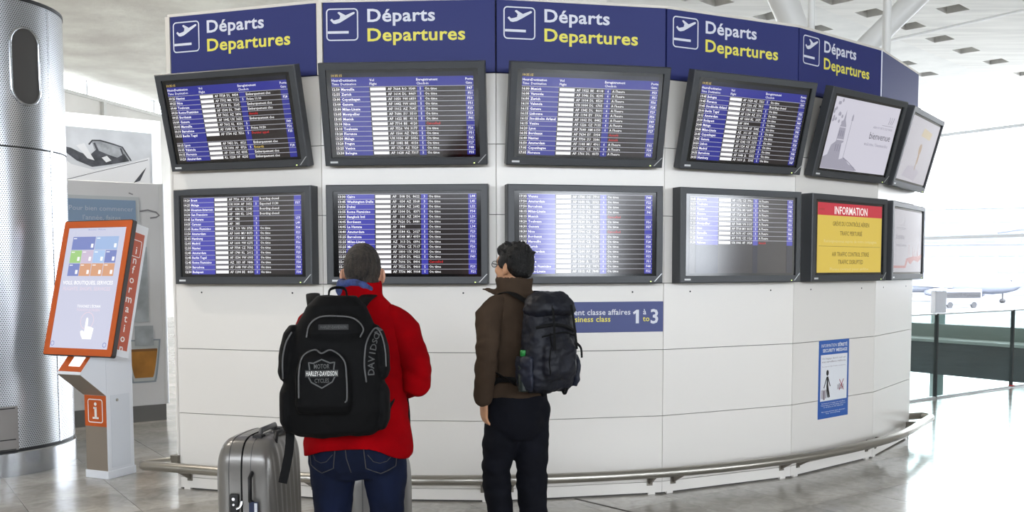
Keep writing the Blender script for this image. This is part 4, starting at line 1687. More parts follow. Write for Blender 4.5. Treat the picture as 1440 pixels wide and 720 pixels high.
# ================================================================== CAR POSTER FURTHER BACK
pa, pb = Vector((-5.9, 11.3, 0)), Vector((-4.55, 12.45, 0))
pv = pb - pa
pos = thing('light_box_poster', 'white framed light box with black and white photograph of a classic convertible', 'poster', (pa.x, pa.y, 2.2), (0, 0, math.atan2(pv.y, pv.x)))
PLn = pv.length
z0 = 0.0
MB().bbox(-0.5, PLn, 0.0, 0.15, 0.0, 1.27, 0.008).build('light_box', mat('lightbox_white', (240, 242, 244), 0.4, emit=(240, 244, 250, 0.55)), pos)
MB().quad(-0.4, PLn - 0.12, 0.1, 1.10, -0.003).build('photo_ground', mat('photo_pale', (206, 210, 216), 0.4, var=(3, 0.06)), pos)
U_ = lambda pts: [(0.56 + u * 1.06, 0.42 + v * 0.68) for u, v in pts]
b = MB()
b.poly(U_([(-0.9, 0.5), (0, 0.45), (0.1, 0.33), (0.35, 0.25), (0.75, 0.42), (1, 0.55), (1, 0.0), (0.05, 0.0), (0, 0.03), (-0.9, 0.2)])[::-1], -0.0042)
b.build('photo_body', mat('photo_bright', (232, 234, 238), 0.35), pos)
b = MB()
b.poly(U_([(0.33, 0.77), (0.42, 0.78), (0.67, 0.70), (0.77, 0.46), (0.60, 0.45), (0.45, 0.55), (0.36, 0.62)])[::-1], -0.0052)
b.build('photo_windscreen', mat('photo_mid', (158, 162, 168), 0.4, var=(9, 0.2)), pos)
b = MB()
b.poly(U_([(-0.5, 0.55), (0.01, 0.57), (0.16, 0.40), (0.33, 0.30), (0.55, 0.37), (0.76, 0.45), (0.70, 0.58), (0.62, 0.50), (0.5, 0.55), (0.38, 0.62), (0.3, 0.5), (0.2, 0.55), (0.1, 0.62), (-0.5, 0.75)]), -0.0060)
outline(b, U_([(0.30, 0.70), (0.34, 0.78), (0.43, 0.79), (0.58, 0.74), (0.68, 0.70), (0.78, 0.46)]), 0.018, -0.0066, False)
outline(b, U_([(0.36, 0.74), (0.42, 0.52), (0.47, 0.40)]), 0.025, -0.0066, False)
outline(b, U_([(0.66, 0.68), (0.70, 0.5)]), 0.02, -0.0066, False)
outline(b, U_([(0.03, 0.04), (0.35, 0.20), (0.98, 0.50)]), 0.006, -0.0066, False)
b.poly(U_([(0.80, 0.05), (0.88, 0.10), (0.96, 0.36), (0.90, 0.25)]), -0.0062)
b.build_each('photo_dark_part', mat('photo_dark', (66, 68, 74), 0.4, var=(12, 0.3)), pos)  # dark print: cockpit, windscreen frame, body line, handle
b = MB()
b.poly(U_([(0.16, 0.67), (0.25, 0.72), (0.31, 0.55), (0.36, 0.42), (0.28, 0.45), (0.20, 0.60)])[::-1], -0.0072)
b.poly(U_([(0.44, 0.48), (0.5, 0.52), (0.55, 0.44), (0.49, 0.40)])[::-1], -0.0072)
b.build_each('photo_seat', mat('photo_bright', (232, 234, 238), 0.35), pos)
MB().box(0.1, 0.2, 0.05, 0.12, -2.2, 0.0).box(PLn - 0.3, PLn - 0.2, 0.05, 0.12, -2.2, 0.0).build_each('leg', mat('facade_aluminium', (196, 198, 200), 0.4, 0.3), pos)

# ================================================================== STEELWORK ABOVE THE WALL
wst = mat('white_steel', (226, 226, 224), 0.35, bump=(8, 0.02, 0.01))
b = MB()
b.tube([(3.72, 12.0, 0.0), (3.72, 12.0, 7.0)], 0.042, 16, cap='flat')
o = smooth_by_angle(b.build('steel_pole', wst, None), 50)
tag(o, 'thin white steel pole left of the two, rising behind the fourth Departures sign', 'pole', 'white steel poles')
b = MB()
b.tube([(4.66, 12.0, 0.0), (4.66, 12.0, 7.0)], 0.05, 16, cap='flat')
o = smooth_by_angle(b.build('steel_pole', wst, None), 50)
tag(o, 'white steel pole at the corner of the blank end sign, with the tie rod', 'pole', 'white steel poles')
b = MB()
p0, p1 = Vector((4.1, 14.0, 5.02)), Vector((3.93, 14.0, 5.42))
d_ = (p1 - p0).normalized()
b.tube([p0 - d_ * 3.2, p0, p0 + d_ * 2.2], [0.10, 0.19, 0.26], 24, cap='flat')
o = smooth_by_angle(b.build('roof_strut', wst, None), 50)
tag(o, 'thick white tapering roof strut leaning left above the signs', 'strut', 'raking roof struts')
b = MB()
p0, p1 = Vector((5.18, 14.0, 4.79)), Vector((5.82, 14.0, 5.42))
d_ = (p1 - p0).normalized()
b.tube([p0 - d_ * 1.4, p0, p0 + d_ * 3.1], [0.11, 0.155, 0.17], 24, cap='flat')
o = smooth_by_angle(b.build('roof_strut', wst, None), 50)
tag(o, 'white roof strut leaning right with dark shaded underside', 'strut', 'raking roof struts')
b = MB()
b.tube([(4.70, 12.03, 4.375), (7.41, 14.0, 5.27), (10.2, 16.0, 6.18)], 0.018, 10, cap='flat')
o = smooth_by_angle(b.build('tie_rod', wst, None), 50)
tag(o, 'thin white tie rod sloping up from the steel pole across the ceiling', 'rod')

# ================================================================== GLASS BALUSTRADE AND VOID
ba, bb_ = Vector((3.35, 10.075, 0)), Vector((11.6, 15.85, 0))
bv = bb_ - ba
bal = thing('glass_balustrade', 'frameless glass balustrade along the floor edge before the bright window', 'balustrade', ba, (0, 0, math.atan2(bv.y, bv.x)))
clear = glass_mat('balustrade_glass', (232, 242, 240), 0.07)
s = -0.02
js = [0.0, 2.07, 3.82, 5.57, 7.32, 9.07]
gl_me = {}
for q in range(5):
    MB().box(js[q] + 0.012, js[q + 1] - 0.012, -0.007, 0.007, 0.02, 1.0).build('glass_pane', clear, bal)
pm = MB().box(-0.013, 0.013, -0.02, 0.02, 0.0, 1.01).mesh('post', mat('dark_metal', (66, 70, 72), 0.4, 0.5))
for q in js:
    link('post', pm, bal, (q, 0, 0))
MB().box(-0.02, js[-1], -0.012, 0.012, 0.995, 1.012).build('top_cap', mat('pale_metal', (206, 210, 212), 0.3, 0.5), bal)
MB().box(-0.02, js[-1], -0.02, 0.02, 0.0, 0.02).build('base_channel', mat('pale_metal', (206, 210, 212), 0.3, 0.5), bal)
o = MB().box(-0.04, 0.04, -0.02, 0.02, 0.0, 0.012).build('floor_bracket', mat('red_clip', (206, 40, 46), 0.5), bal, (3.82, -0.01, 0.02))
o['label'] = 'red clip at the foot of the post'

g0, g1 = Vector((4.3, 19.9, 0)), Vector((8.1, 13.9, 0))
gv = g1 - g0
gir = thing('concrete_parapet', 'dark green grey parapet beam across the void behind the glass', 'parapet', (g0.x, g0.y, -0.2), (0, 0, math.atan2(gv.y, gv.x)))
MB().box(0, gv.length, 0.0, 0.35, 0.0, 0.53).build('face', mat('parapet_dark', (60, 71, 79), 0.5, var=(1.2, 0.15)), gir)
MB().bbox(-0.02, gv.length, -0.05, 0.45, 0.53, 0.58, 0.01).build('cap', mat('parapet_cap', (180, 188, 186), 0.5), gir)
MB().box(-0.02, gv.length, 0.8, 0.95, 0.2, 0.78).build('rear_upstand', mat('parapet_grey', (150, 160, 158), 0.5), gir)
t = thing('bollard_post', 'square light grey post behind the glass, capped by a paler box', 'post', (7.64, 17.0, -4.2))
MB().bbox(-0.088, 0.088, -0.09, 0.09, 0.0, 4.96, 0.01).build('shaft', mat('post_teal', (150, 168, 168), 0.5), t)
MB().bbox(-0.098, 0.098, -0.1, 0.1, 4.95, 5.345, 0.01).build('head_box', mat('post_pale', (206, 206, 212), 0.5), t)

# ================================================================== OUTSIDE ON THE APRON
hz = mat('far_wall', (108, 112, 124), 0.8)  # haze put into these low-contrast wall and window tones
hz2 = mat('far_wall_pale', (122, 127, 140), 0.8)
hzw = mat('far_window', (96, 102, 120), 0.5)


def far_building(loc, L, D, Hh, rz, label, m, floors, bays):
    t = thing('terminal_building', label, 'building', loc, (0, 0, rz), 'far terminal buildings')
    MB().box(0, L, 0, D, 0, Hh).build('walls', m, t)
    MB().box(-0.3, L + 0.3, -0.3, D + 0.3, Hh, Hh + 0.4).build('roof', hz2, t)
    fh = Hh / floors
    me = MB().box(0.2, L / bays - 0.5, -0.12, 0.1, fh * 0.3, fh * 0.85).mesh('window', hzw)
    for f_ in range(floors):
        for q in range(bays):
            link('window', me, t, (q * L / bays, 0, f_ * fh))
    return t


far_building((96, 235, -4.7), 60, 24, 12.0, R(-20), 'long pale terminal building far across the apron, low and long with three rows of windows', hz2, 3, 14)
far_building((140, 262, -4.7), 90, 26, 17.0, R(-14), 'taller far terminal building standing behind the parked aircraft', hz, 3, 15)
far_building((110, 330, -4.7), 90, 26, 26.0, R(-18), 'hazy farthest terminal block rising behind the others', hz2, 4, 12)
# parked aircraft, seen nearly nose-on
ac = thing('aircraft', 'pale aircraft parked nose-on on the bright apron beyond the glass', 'aircraft', (90, 172, -4.7), (0, 0, R(30)))
b = MB()
b.tube([(0, -2, 3.2), (0, -1.2, 3.25), (0, 0.5, 3.4), (0, 3, 3.5), (0, 20, 3.5), (0, 30, 4.2)], [0.4, 1.0, 1.6, 1.95, 1.95, 0.5], 20)
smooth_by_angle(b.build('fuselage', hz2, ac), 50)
for sx in (-1, 1):
    b = MB()
    b.add([(sx * 1.8, 10, 2.6), (sx * 1.8, 15, 2.6), (sx * 15, 19, 3.4), (sx * 15, 17.5, 3.4), (sx * 1.8, 10, 3.0), (sx * 1.8, 15, 3.0), (sx * 15, 19, 3.5), (sx * 15, 17.5, 3.5)],
          [(0, 1, 2, 3), (4, 7, 6, 5), (0, 4, 5, 1), (1, 5, 6, 2), (2, 6, 7, 3), (3, 7, 4, 0)])
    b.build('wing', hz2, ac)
    b = MB()
    b.tube([(sx * 5.2, 9, 1.7), (sx * 5.2, 10, 1.7), (sx * 5.2, 13, 1.8)], [0.9, 1.0, 0.6], 16)
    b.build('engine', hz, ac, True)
b = MB()
b.tube([(0, 1.2, 0.35), (0, 1.2, 2.2)], 0.12, 8)
b.tube([(-0.25, 1.2, 0.4), (0.25, 1.2, 0.4)], 0.4, 12)
b.build('nose_gear', mat('far_dark', (30, 30, 34), 0.7), ac)
MB().box(-0.9, 0.9, -1.05, -0.4, 3.7, 4.15).build('windscreen', mat('far_dark', (30, 30, 34), 0.7), ac)
# apron bus
bu = thing('apron_bus', 'small pale service bus on the apron beside the parked aircraft', 'bus', (68, 150, -4.7), (0, 0, R(10)))
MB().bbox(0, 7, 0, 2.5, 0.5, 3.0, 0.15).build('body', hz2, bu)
MB().box(0.3, 6.7, -0.03, 0.1, 1.6, 2.5).build('window_band', mat('far_dark', (30, 30, 34), 0.7), bu)
for x in (1.4, 5.6):
    b = MB()
    b.tube([(x, -0.02, 0.5), (x, 0.3, 0.5)], 0.5, 14, cap='flat')
    b.build('wheel', mat('far_dark', (30, 30, 34), 0.7), bu)

# ================================================================== PEOPLE
skin_m = mat('skin', (206, 152, 124), 0.5, bump=(90, 0.08, 0.002), var=(14, 0.06))
skin2_m = mat('skin_tan', (190, 142, 108), 0.5, bump=(90, 0.08, 0.002), var=(14, 0.06))
eye_m = mat('eye_white', (226, 224, 220), 0.2)
iris_m = mat('eye_dark', (44, 30, 22), 0.2)
lip_m = mat('lips', (168, 96, 86), 0.45)


def head_prims(b, M, ear_out=0.083):
    b.ell((0, -0.008, 0.022), (0.074, 0.095, 0.103), M=M)
    b.ell((0, 0.028, -0.045), (0.059, 0.066, 0.078), M=M)
    b.ell((0, 0.060, -0.098), (0.030, 0.030, 0.020), M=M)
    b.ell((0, 0.066, 0.022), (0.055, 0.026, 0.045), M=M)
    b.tube([(0, 0.086, 0.016), (0, 0.108, -0.020), (0, 0.102, -0.032)], [0.008, 0.0125, 0.012], 10, M=M)
    for s in (-1, 1):
        b.ell((s * 0.012, 0.096, -0.032), (0.008, 0.010, 0.008), M=M)
        b.ell((s * 0.038, 0.060, -0.028), (0.024, 0.030, 0.028), M=M)
        b.ell((s * ear_out, -0.010, -0.010), (0.008, 0.021, 0.033), Matrix.Rotation(s * R(22), 4, 'Z'), M)
        b.ell((s * (ear_out - 0.007), -0.002, -0.034), (0.007, 0.013, 0.016), None, M)
    b.ell((0, 0.088, -0.060), (0.024, 0.012, 0.006), M=M)
    b.ell((0, 0.086, -0.071), (0.021, 0.012, 0.007), M=M)
    b.tube([(0, -0.016, -0.05), (0, -0.034, -0.12), (0, -0.036, -0.21)], [0.056, 0.057, 0.066], 18, M=M)


def face_parts(parent, M):
    for s in (-1, 1):
        b = MB()
        b.ell((s * 0.031, 0.076, 0.004), (0.0135, 0.011, 0.0085), M=M)
        b.build('eye', eye_m, parent, smooth=True)
        b = MB()
        b.ell((s * 0.031, 0.0865, 0.004), (0.0055, 0.0022, 0.0055), M=M)
        b.build('iris', iris_m, parent, smooth=True)
        b = MB()
        b.tube([(s * 0.014, 0.092, 0.022), (s * 0.030, 0.090, 0.027), (s * 0.048, 0.078, 0.021)], [0.003, 0.004, 0.0025], 8, M=M)
        b.build('eyebrow', mat('brow', (46, 38, 32), 0.7), parent, smooth=True)
    b = MB()
    b.ell((0, 0.0945, -0.0655), (0.021, 0.007, 0.0075), M=M)
    b.build('lips', lip_m, parent, smooth=True)


def hand_prims(b, M, side, curl=0.5):
    """wrist at origin, fingers along -z, palm towards side*+x*-1; thumb on +y"""
    b.tube([(0, 0, 0.06), (0, 0, 0.0)], [0.027, 0.026], 12, ell=0.75, M=M)
    b.loft([(0, 0, -0.092, 0.011, 0.036), (0, 0, -0.075, 0.0135, 0.040), (0, 0.002, -0.045, 0.015, 0.041), (0, 0, -0.015, 0.015, 0.033), (0, 0, 0.01, 0.016, 0.026)], 20, M)
    ln = [0.062, 0.074, 0.080, 0.072]
    pal = -side
    for k in range(4):
        y = -0.029 + k * 0.0195
        L = ln[k]
        p = Vector((0, y, -0.085))
        pts = [Vector((0, y * 0.95, -0.06)), p.copy()]
        a = 0.12 + curl * 0.25
        for f_, da in ((0.45, curl * 0.8), (0.32, curl * 0.75), (0.23, curl * 0.5)):
            p = p + Vector((pal * math.sin(a), 0, -math.cos(a))) * L * f_
            pts.append(p.copy())
            a += da
        b.tube(pts, [0.0092, 0.0092, 0.0085, 0.008, 0.0068], 10, M=M)
    b.tube([Vector((0, 0.026, -0.022)), Vector((pal * 0.012, 0.045, -0.044)), Vector((pal * 0.022, 0.052, -0.072)), Vector((pal * 0.028, 0.047, -0.094))], [0.013, 0.0115, 0.0098, 0.0078], 10, M=M)


def frame_to(p, d, fwd):
    """matrix placing a hand at p with its -z along d and its +y near fwd"""
    z = -Vector(d).normalized()
    y = Vector(fwd)
    y = (y - z * y.dot(z)).normalized()
    x = y.cross(z)
    m = Matrix((x, y, z)).transposed().to_4x4()
    m.translation = Vector(p)
    return m


def nz(c, s, k=0.0):
    return noise.noise(Vector((c.x * s + k, c.y * s, c.z * s + k * 2)))


def cloth(amp, sc, zs=0.6):
    def f(c, n):
        q = Vector((c.x, c.y, c.z * zs))
        return c + n * (amp * nz(q, sc) + amp * 0.5 * nz(q, sc * 2.3, 3.1))
    return f


def wrinkled(elbow):
    def f(c, n):
        d = (c - elbow).length
        k = max(0.0, 1 - d / 0.20)
        q = Vector((c.x, c.y, c.z * 0.8))
        return c + n * (0.007 * nz(q, 9) + (0.004 + 0.009 * k) * nz(Vector((c.x * 0.6, c.y * 0.6 + c.z * 0.5, c.z)), 24, 1.1))
    return f


def shoe(parent, x, y, ang, m):
    b = MB()
    M = Matrix.Translation((x, y, 0)) @ Matrix.Rotation(ang, 4, 'Z')
    b.loft([(0, 0.05, 0.0, 0.046, 0.135), (0, 0.05, 0.02, 0.05, 0.14), (0, 0.045, 0.05, 0.047, 0.125), (0, 0.01, 0.08, 0.042, 0.085), (0, -0.02, 0.11, 0.04, 0.055)], 24, M, 2.4)
    me = organic(b, 0.008, 3)
    return skin(me, 'shoe', m, parent)


# ---------------------------------------------------------------- man in the red fleece
P1 = (-0.6364, 3.9, 0.0)
man1 = thing('person', 'man seen from behind in red fleece jacket and blue jeans with black backpack', 'person', P1)
HM1 = Matrix.Translation((0.020, 0.035, 1.527)) @ Matrix.Rotation(R(4), 4, 'Z') @ Matrix.Rotation(R(7), 4, 'X') @ Matrix.Scale(0.97, 4)
b = MB()
head_prims(b, HM1, 0.086)
b.loft([(0, 0.0, 0.78, 0.15, 0.10), (0, 0, 0.95, 0.145, 0.095), (0, 0, 1.15, 0.16, 0.10), (0.005, 0, 1.30, 0.150, 0.090), (0.015, 0, 1.38, 0.09, 0.065), (0.018, 0, 1.45, 0.062, 0.06)], 24)
SH = {-1: Vector((-0.165, 0.0, 1.355)), 1: Vector((0.180, 0.0, 1.335))}
EL = {-1: Vector((-0.245, -0.01, 1.115)), 1: Vector((0.243, -0.02, 1.075))}
WR = {-1: Vector((-0.120, 0.215, 1.045)), 1: Vector((0.125, 0.215, 1.02))}
for s in (-1, 1):
    b.tube([SH[s] + Vector((-s * 0.03, 0, -0.04)), EL[s], WR[s]], [0.046, 0.040, 0.030], 14)
    hm_ = frame_to(WR[s], (-s * 0.55, 0.8, 0.05), (0, 0.1, 1))
    hand_prims(b, hm_, s, 0.75)
    b.tube([(s * 0.095, 0, 0.84), (s * 0.105, 0.01, 0.46), (s * 0.115, -0.01, 0.09)], [0.080, 0.054, 0.042], 16)
    b.ell((s * 0.115, 0.03, 0.05), (0.04, 0.09, 0.04))
me = organic(b, 0.006, 3)
body1 = skin(me, 'body', skin_m, man1)
face_parts(man1, HM1)
# hair: short, dark, greying
hair1_m = mat('hair_greying', (42, 36, 31), 0.6, bump=(220, 1.0, 0.01), var=(90, 0.55, (1, 1, 0.25)))
b = MB()
b.ell((0, -0.018, 0.030), (0.0795, 0.092, 0.101), M=HM1)
b.ell((0, -0.042, -0.030), (0.070, 0.062, 0.062), M=HM1)
b.ell((0, 0.030, 0.075), (0.060, 0.055, 0.048), M=HM1)
for s in (-1, 1):
    b.ell((s * 0.064, 0.022, 0.010), (0.013, 0.022, 0.035), M=HM1)
me = organic(b, 0.005, 3, lambda c, n: c + n * (0.0026 * nz(c, 60) + 0.0018 * nz(c, 140)))
skin(me, 'hair', hair1_m, man1)
# jeans
denim = mat('denim', (13, 20, 40), 0.85, spec=0.15, bump=(700, 0.25, 0.001), var=(7, 0.28, (1, 1, 0.5)))
b = MB()
b.loft([(-0.008, 0.0, 0.69, 0.150, 0.110), (-0.008, 0.0, 0.73, 0.197, 0.138), (-0.009, 0.0, 0.80, 0.204, 0.138), (-0.008, 0.0, 0.90, 0.190, 0.130), (-0.005, 0, 1.0, 0.17, 0.115)], 28)
b.tube([(-0.108, 0.0, 0.80), (-0.112, 0.0, 0.68), (-0.112, 0.005, 0.56), (-0.115, 0.01, 0.44), (-0.125, -0.01, 0.25), (-0.13, -0.01, 0.06)], [0.100, 0.094, 0.080, 0.070, 0.066, 0.070], 22)
b.tube([(0.095, 0.0, 0.80), (0.108, 0.0, 0.68), (0.112, 0.005, 0.56), (0.115, 0.01, 0.44), (0.13, -0.01, 0.25), (0.135, -0.01, 0.06)], [0.098, 0.090, 0.075, 0.068, 0.064, 0.068], 22)
b.ell((-0.095, -0.055, 0.775), (0.085, 0.075, 0.085))
b.ell((0.085, -0.055, 0.775), (0.085, 0.075, 0.085))
me = organic(b, 0.009, 4, cloth(0.007, 9, 1.4))
jean = skin(me, 'jeans', denim, man1)
bv = bvh_of(me)
stitch = mat('denim_stitch', (56, 55, 56), 0.7)


def draped_line(bvh, pts, r, name, m, parent, lift=0.001, closed=False, sub=6, y0=-2.0):
    out = []
    P = [Vector(p) for p in pts]
    for i in range(len(P) - (0 if closed else 1)):
        a, c = P[i], P[(i + 1) % len(P)]
        for k in range(sub):
            q = a.lerp(c, k / sub)
            h = drape(bvh, q.x, q.y, lift, start=y0)
            if h:
                out.append(h)
    if not closed:
        h = drape(bvh, P[-1].x, P[-1].y, lift, start=y0)
        if h:
            out.append(h)
    q = MB()
    q.tube(out, r, 6, cap='flat', closed=closed)
    return q.build(name, m, parent, smooth=True)


for cx, w in ((-0.135, 0.062), (0.105, 0.066)):
    k = -1 if cx < 0 else 1
    draped_line(bv, [(cx - w, 0.835), (cx - w * 0.85, 0.745), (cx, 0.720), (cx + w * 0.85, 0.745), (cx + w, 0.835)], 0.0022, 'pocket_seam', stitch, jean)
    draped_line(bv, [(cx - w * 0.75, 0.80), (cx - w * 0.4, 0.772), (cx, 0.765), (cx + w * 0.4, 0.772), (cx + w * 0.8, 0.80)], 0.0016, 'pocket_stitch', stitch, jean)
draped_line(bv, [(-0.035, 0.84), (-0.028, 0.79), (-0.010, 0.73)], 0.002, 'seat_seam', stitch, jean)
# red fleece jacket
red = mat('red_fleece', (136, 2, 9), 0.95, spec=0.06, bump=(350, 0.5, 0.003), var=(6, 0.10))
b = MB()
b.loft([(-0.006, -0.004, 0.775, 0.222, 0.164), (-0.006, -0.004, 0.81, 0.224, 0.166), (-0.006, 0.0, 0.90, 0.214, 0.152), (0, 0, 1.02, 0.200, 0.135), (0.005, 0, 1.18, 0.202, 0.135),
        (0.012, 0, 1.29, 0.192, 0.128), (0.014, 0, 1.35, 0.168, 0.112), (0.018, 0.0, 1.40, 0.122, 0.095), (0.018, 0.005, 1.445, 0.085, 0.082)], 32)
# stand-up collar
for k in range(24):
    pass
cl = [(0.075, 1.42), (0.092, 1.42), (0.088, 1.462), (0.084, 1.492), (0.078, 1.497), (0.073, 1.49), (0.073, 1.45), (0.075, 1.42)]
b.ring((0.018, 0.005, 0.0), cl, 40)


def jacket1(c, n):
    q = Vector((c.x, c.y, c.z * 0.7))
    o = c + n * (0.011 * nz(q, 7) + 0.006 * nz(Vector((c.x * 0.8 + c.z * 0.4, c.y, c.z)), 17, 2.2))
    if c.z < 0.90:                                       # hem rides up at the middle of the back
        t = (0.90 - c.z) / 0.12
        o.z += t * 0.05 * max(0.0, 1 - (abs(c.x + 0.02) / 0.20) ** 2)
    return o


me = organic(b, 0.008, 4, jacket1)
skin(me, 'jacket', red, man1)
for s in (-1, 1):
    b = MB()
    sh = SH[s] + Vector((-s * 0.045, 0, 0.002))
    b.tube([sh, SH[s] + Vector((s * 0.010, 0, -0.05)), EL[s] + Vector((0, 0, 0.06)), EL[s], EL[s].lerp(WR[s], 0.45), WR[s]], [0.068, 0.077, 0.065, 0.061, 0.054, 0.045], 20)
    me = organic(b, 0.008, 3, wrinkled(EL[s]))
    skin(me, 'sleeve', red, man1)
# blue scarf tucked in the collar
b = MB()
pts = []
for k in range(28):
    a = 2 * PI * k / 28
    pts.append((0.016 + 0.071 * math.cos(a) - (0.010 if math.cos(a) < -0.3 else 0), 0.006 + 0.071 * math.sin(a), 1.472 + 0.018 * math.cos(a - 0.4) * -1 + 0.006 * math.sin(3 * a)))
b.tube(pts, 0.017, 10, closed=True)
b.ell((-0.062, -0.025, 1.462), (0.020, 0.03, 0.03))
me = organic(b, 0.005, 2, lambda c, n: c + n * 0.003 * nz(c, 45))
skin(me, 'scarf', mat('blue_scarf', (48, 62, 108), 0.85, bump=(300, 0.5, 0.002), var=(40, 0.3)), man1)
blk_shoe = mat('black_leather', (24, 22, 22), 0.4)
for s in (-1, 1):
    shoe(man1, s * 0.135, -0.02, -s * 0.12, blk_shoe)

# ---------------------------------------------------------------- man in the brown fleece
P2 = (0.0295, 4.95, 0.0)
A2 = R(38)
man2 = thing('person', 'dark-haired man in olive brown fleece jacket and navy trousers wearing glasses', 'person', P2, (0, 0, A2))
HM2 = Matrix.Translation((-0.012, 0.02, 1.557)) @ Matrix.Rotation(R(13), 4, 'Z') @ Matrix.Rotation(R(6), 4, 'X') @ Matrix.Scale(0.97, 4)
b = MB()
head_prims(b, HM2, 0.082)
b.loft([(0, 0.0, 0.82, 0.145, 0.10), (0, 0, 0.98, 0.14, 0.095), (0, 0, 1.16, 0.155, 0.10), (0, 0, 1.30, 0.145, 0.090), (0, 0.005, 1.38, 0.085, 0.065), (0, 0.008, 1.46, 0.06, 0.058)], 24)
S2 = {-1: Vector((-0.172, 0.005, 1.352)), 1: Vector((0.172, -0.005, 1.352))}
E2 = {-1: Vector((-0.222, -0.035, 1.105)), 1: Vector((0.215, -0.02, 1.10))}
W2 = {-1: Vector((-0.205, 0.020, 0.885)), 1: Vector((0.13, 0.17, 0.98))}
for s in (-1, 1):
    b.tube([S2[s] + Vector((-s * 0.03, 0, -0.04)), E2[s], W2[s]], [0.045, 0.040, 0.029], 14)
    if s < 0:
        hand_prims(b, frame_to(W2[s] + Vector((0.004, 0.004, -0.012)), (0.10, 0.16, -1), (0.2, 1, 0.1)), s, 0.55)
    else:
        hand_prims(b, frame_to(W2[s], (-0.5, 0.8, 0.1), (0, 0.1, 1)), s, 0.8)
KN = {-1: Vector((-0.087, 0.075, 0.47)), 1: Vector((0.060, -0.035, 0.46))}
AN = {-1: Vector((-0.075, 0.055, 0.08)), 1: Vector((0.066, -0.050, 0.08))}
for s in (-1, 1):
    b.tube([(s * 0.088, 0, 0.85), KN[s], AN[s]], [0.076, 0.052, 0.040], 16)
    b.ell(AN[s] + Vector((0, 0.04, -0.03)), (0.038, 0.09, 0.04))
me = organic(b, 0.006, 3)
skin(me, 'body', skin2_m, man2)
face_parts(man2, HM2)
hair2_m = mat('hair_black', (9, 8, 8), 0.45, spec=0.35, bump=(200, 0.8, 0.008), var=(60, 0.5, (1, 1, 0.25)))
b = MB()
b.ell((0, -0.020, 0.040), (0.090, 0.100, 0.096), M=HM2)
b.ell((0, -0.058, -0.004), (0.078, 0.062, 0.060), M=HM2)
b.ell((0, 0.048, 0.078), (0.066, 0.050, 0.044), M=HM2)
for s in (-1, 1):
    b.ell((s * 0.074, 0.016, 0.022), (0.016, 0.034, 0.034), M=HM2)
for k in range(26):
    a = random.uniform(0, 2 * PI)
    e = random.uniform(0.1, 1.3)
    d = Vector((math.cos(a) * math.cos(e), math.sin(a) * math.cos(e), math.sin(e)))
    c = Vector((0.086 * d.x, -0.018 + 0.098 * d.y, 0.040 + 0.094 * d.z))
    tip = c + Vector((d.x * 0.020 + 0.012 * math.sin(k), d.y * 0.02 + 0.01, d.z * 0.012 + 0.002))
    b.tube([c - d * 0.01, c + d * 0.006, tip], [0.012, 0.009, 0.003], 8, M=HM2)
me = organic(b, 0.005, 2, lambda c, n: c + n * (0.004 * nz(c, 34) + 0.002 * nz(c, 110)))
skin(me, 'hair', hair2_m, man2)
# glasses
b = MB()
for s in (-1, 1):
    ring = [(s * 0.034 + 0.023 * math.cos(q * PI / 8), 0.104, 0.002 + 0.017 * math.sin(q * PI / 8)) for q in range(16)]
    b.tube(ring, 0.0018, 6, closed=True, M=HM2)
    b.tube([(s * 0.057, 0.103, 0.006), (s * 0.080, 0.06, 0.006), (s * 0.086, -0.005, 0.004)], 0.0022, 6, M=HM2)
b.tube([(-0.011, 0.105, 0.006), (0.011, 0.105, 0.006)], 0.0018, 6, M=HM2)
gls = b.build('glasses', mat('glasses_metal', (64, 62, 62), 0.3, 0.8), man2, smooth=True)
b = MB()
for s in (-1, 1):
    b.poly([(s * 0.034 + 0.022 * math.cos(q * PI / 8), 0.002 + 0.016 * math.sin(q * PI / 8)) for q in range(16)], 0.104, HM2)
b.build_each('lens', glass_mat('lens', (235, 240, 240), 0.12), gls)
# trousers
navy = mat('navy_trousers', (13, 14, 21), 0.85, spec=0.15, bump=(500, 0.15, 0.001), var=(8, 0.18))
b = MB()
b.loft([(0, 0.0, 0.66, 0.12, 0.11), (0, 0.0, 0.72, 0.170, 0.130), (0, 0.0, 0.82, 0.178, 0.132), (0, 0.0, 0.92, 0.165, 0.120), (0, 0, 1.02, 0.15, 0.105)], 28)
b.tube([(-0.085, 0.015, 0.80), (-0.088, 0.035, 0.66), (-0.092, 0.07, 0.50), (-0.088, 0.068, 0.40), (-0.075, 0.055, 0.26), (-0.072, 0.05, 0.05)], [0.098, 0.092, 0.078, 0.074, 0.069, 0.074], 22)
b.tube([(0.080, 0.0, 0.80), (0.074, -0.015, 0.66), (0.060, -0.042, 0.50), (0.060, -0.040, 0.40), (0.064, -0.050, 0.26), (0.066, -0.052, 0.05)], [0.100, 0.096, 0.084, 0.080, 0.076, 0.080], 22)
b.ell((-0.07, -0.055, 0.80), (0.08, 0.065, 0.09))
b.ell((0.08, -0.055, 0.80), (0.08, 0.065, 0.09))


def trous(c, n):
    q = Vector((c.x, c.y, c.z * 1.6))
    o = c + n * (0.009 * nz(q, 7) + 0.005 * nz(q, 17, 1.3))
    if 0.25 < c.z < 0.70:
        o += n * 0.007 * nz(Vector((c.x * 0.35 + c.z * 0.3, c.y * 0.35, c.z)), 26) * math.sin((c.z - 0.25) / 0.45 * PI)
    return o


me = organic(b, 0.008, 4, trous)
skin(me, 'trousers', navy, man2)
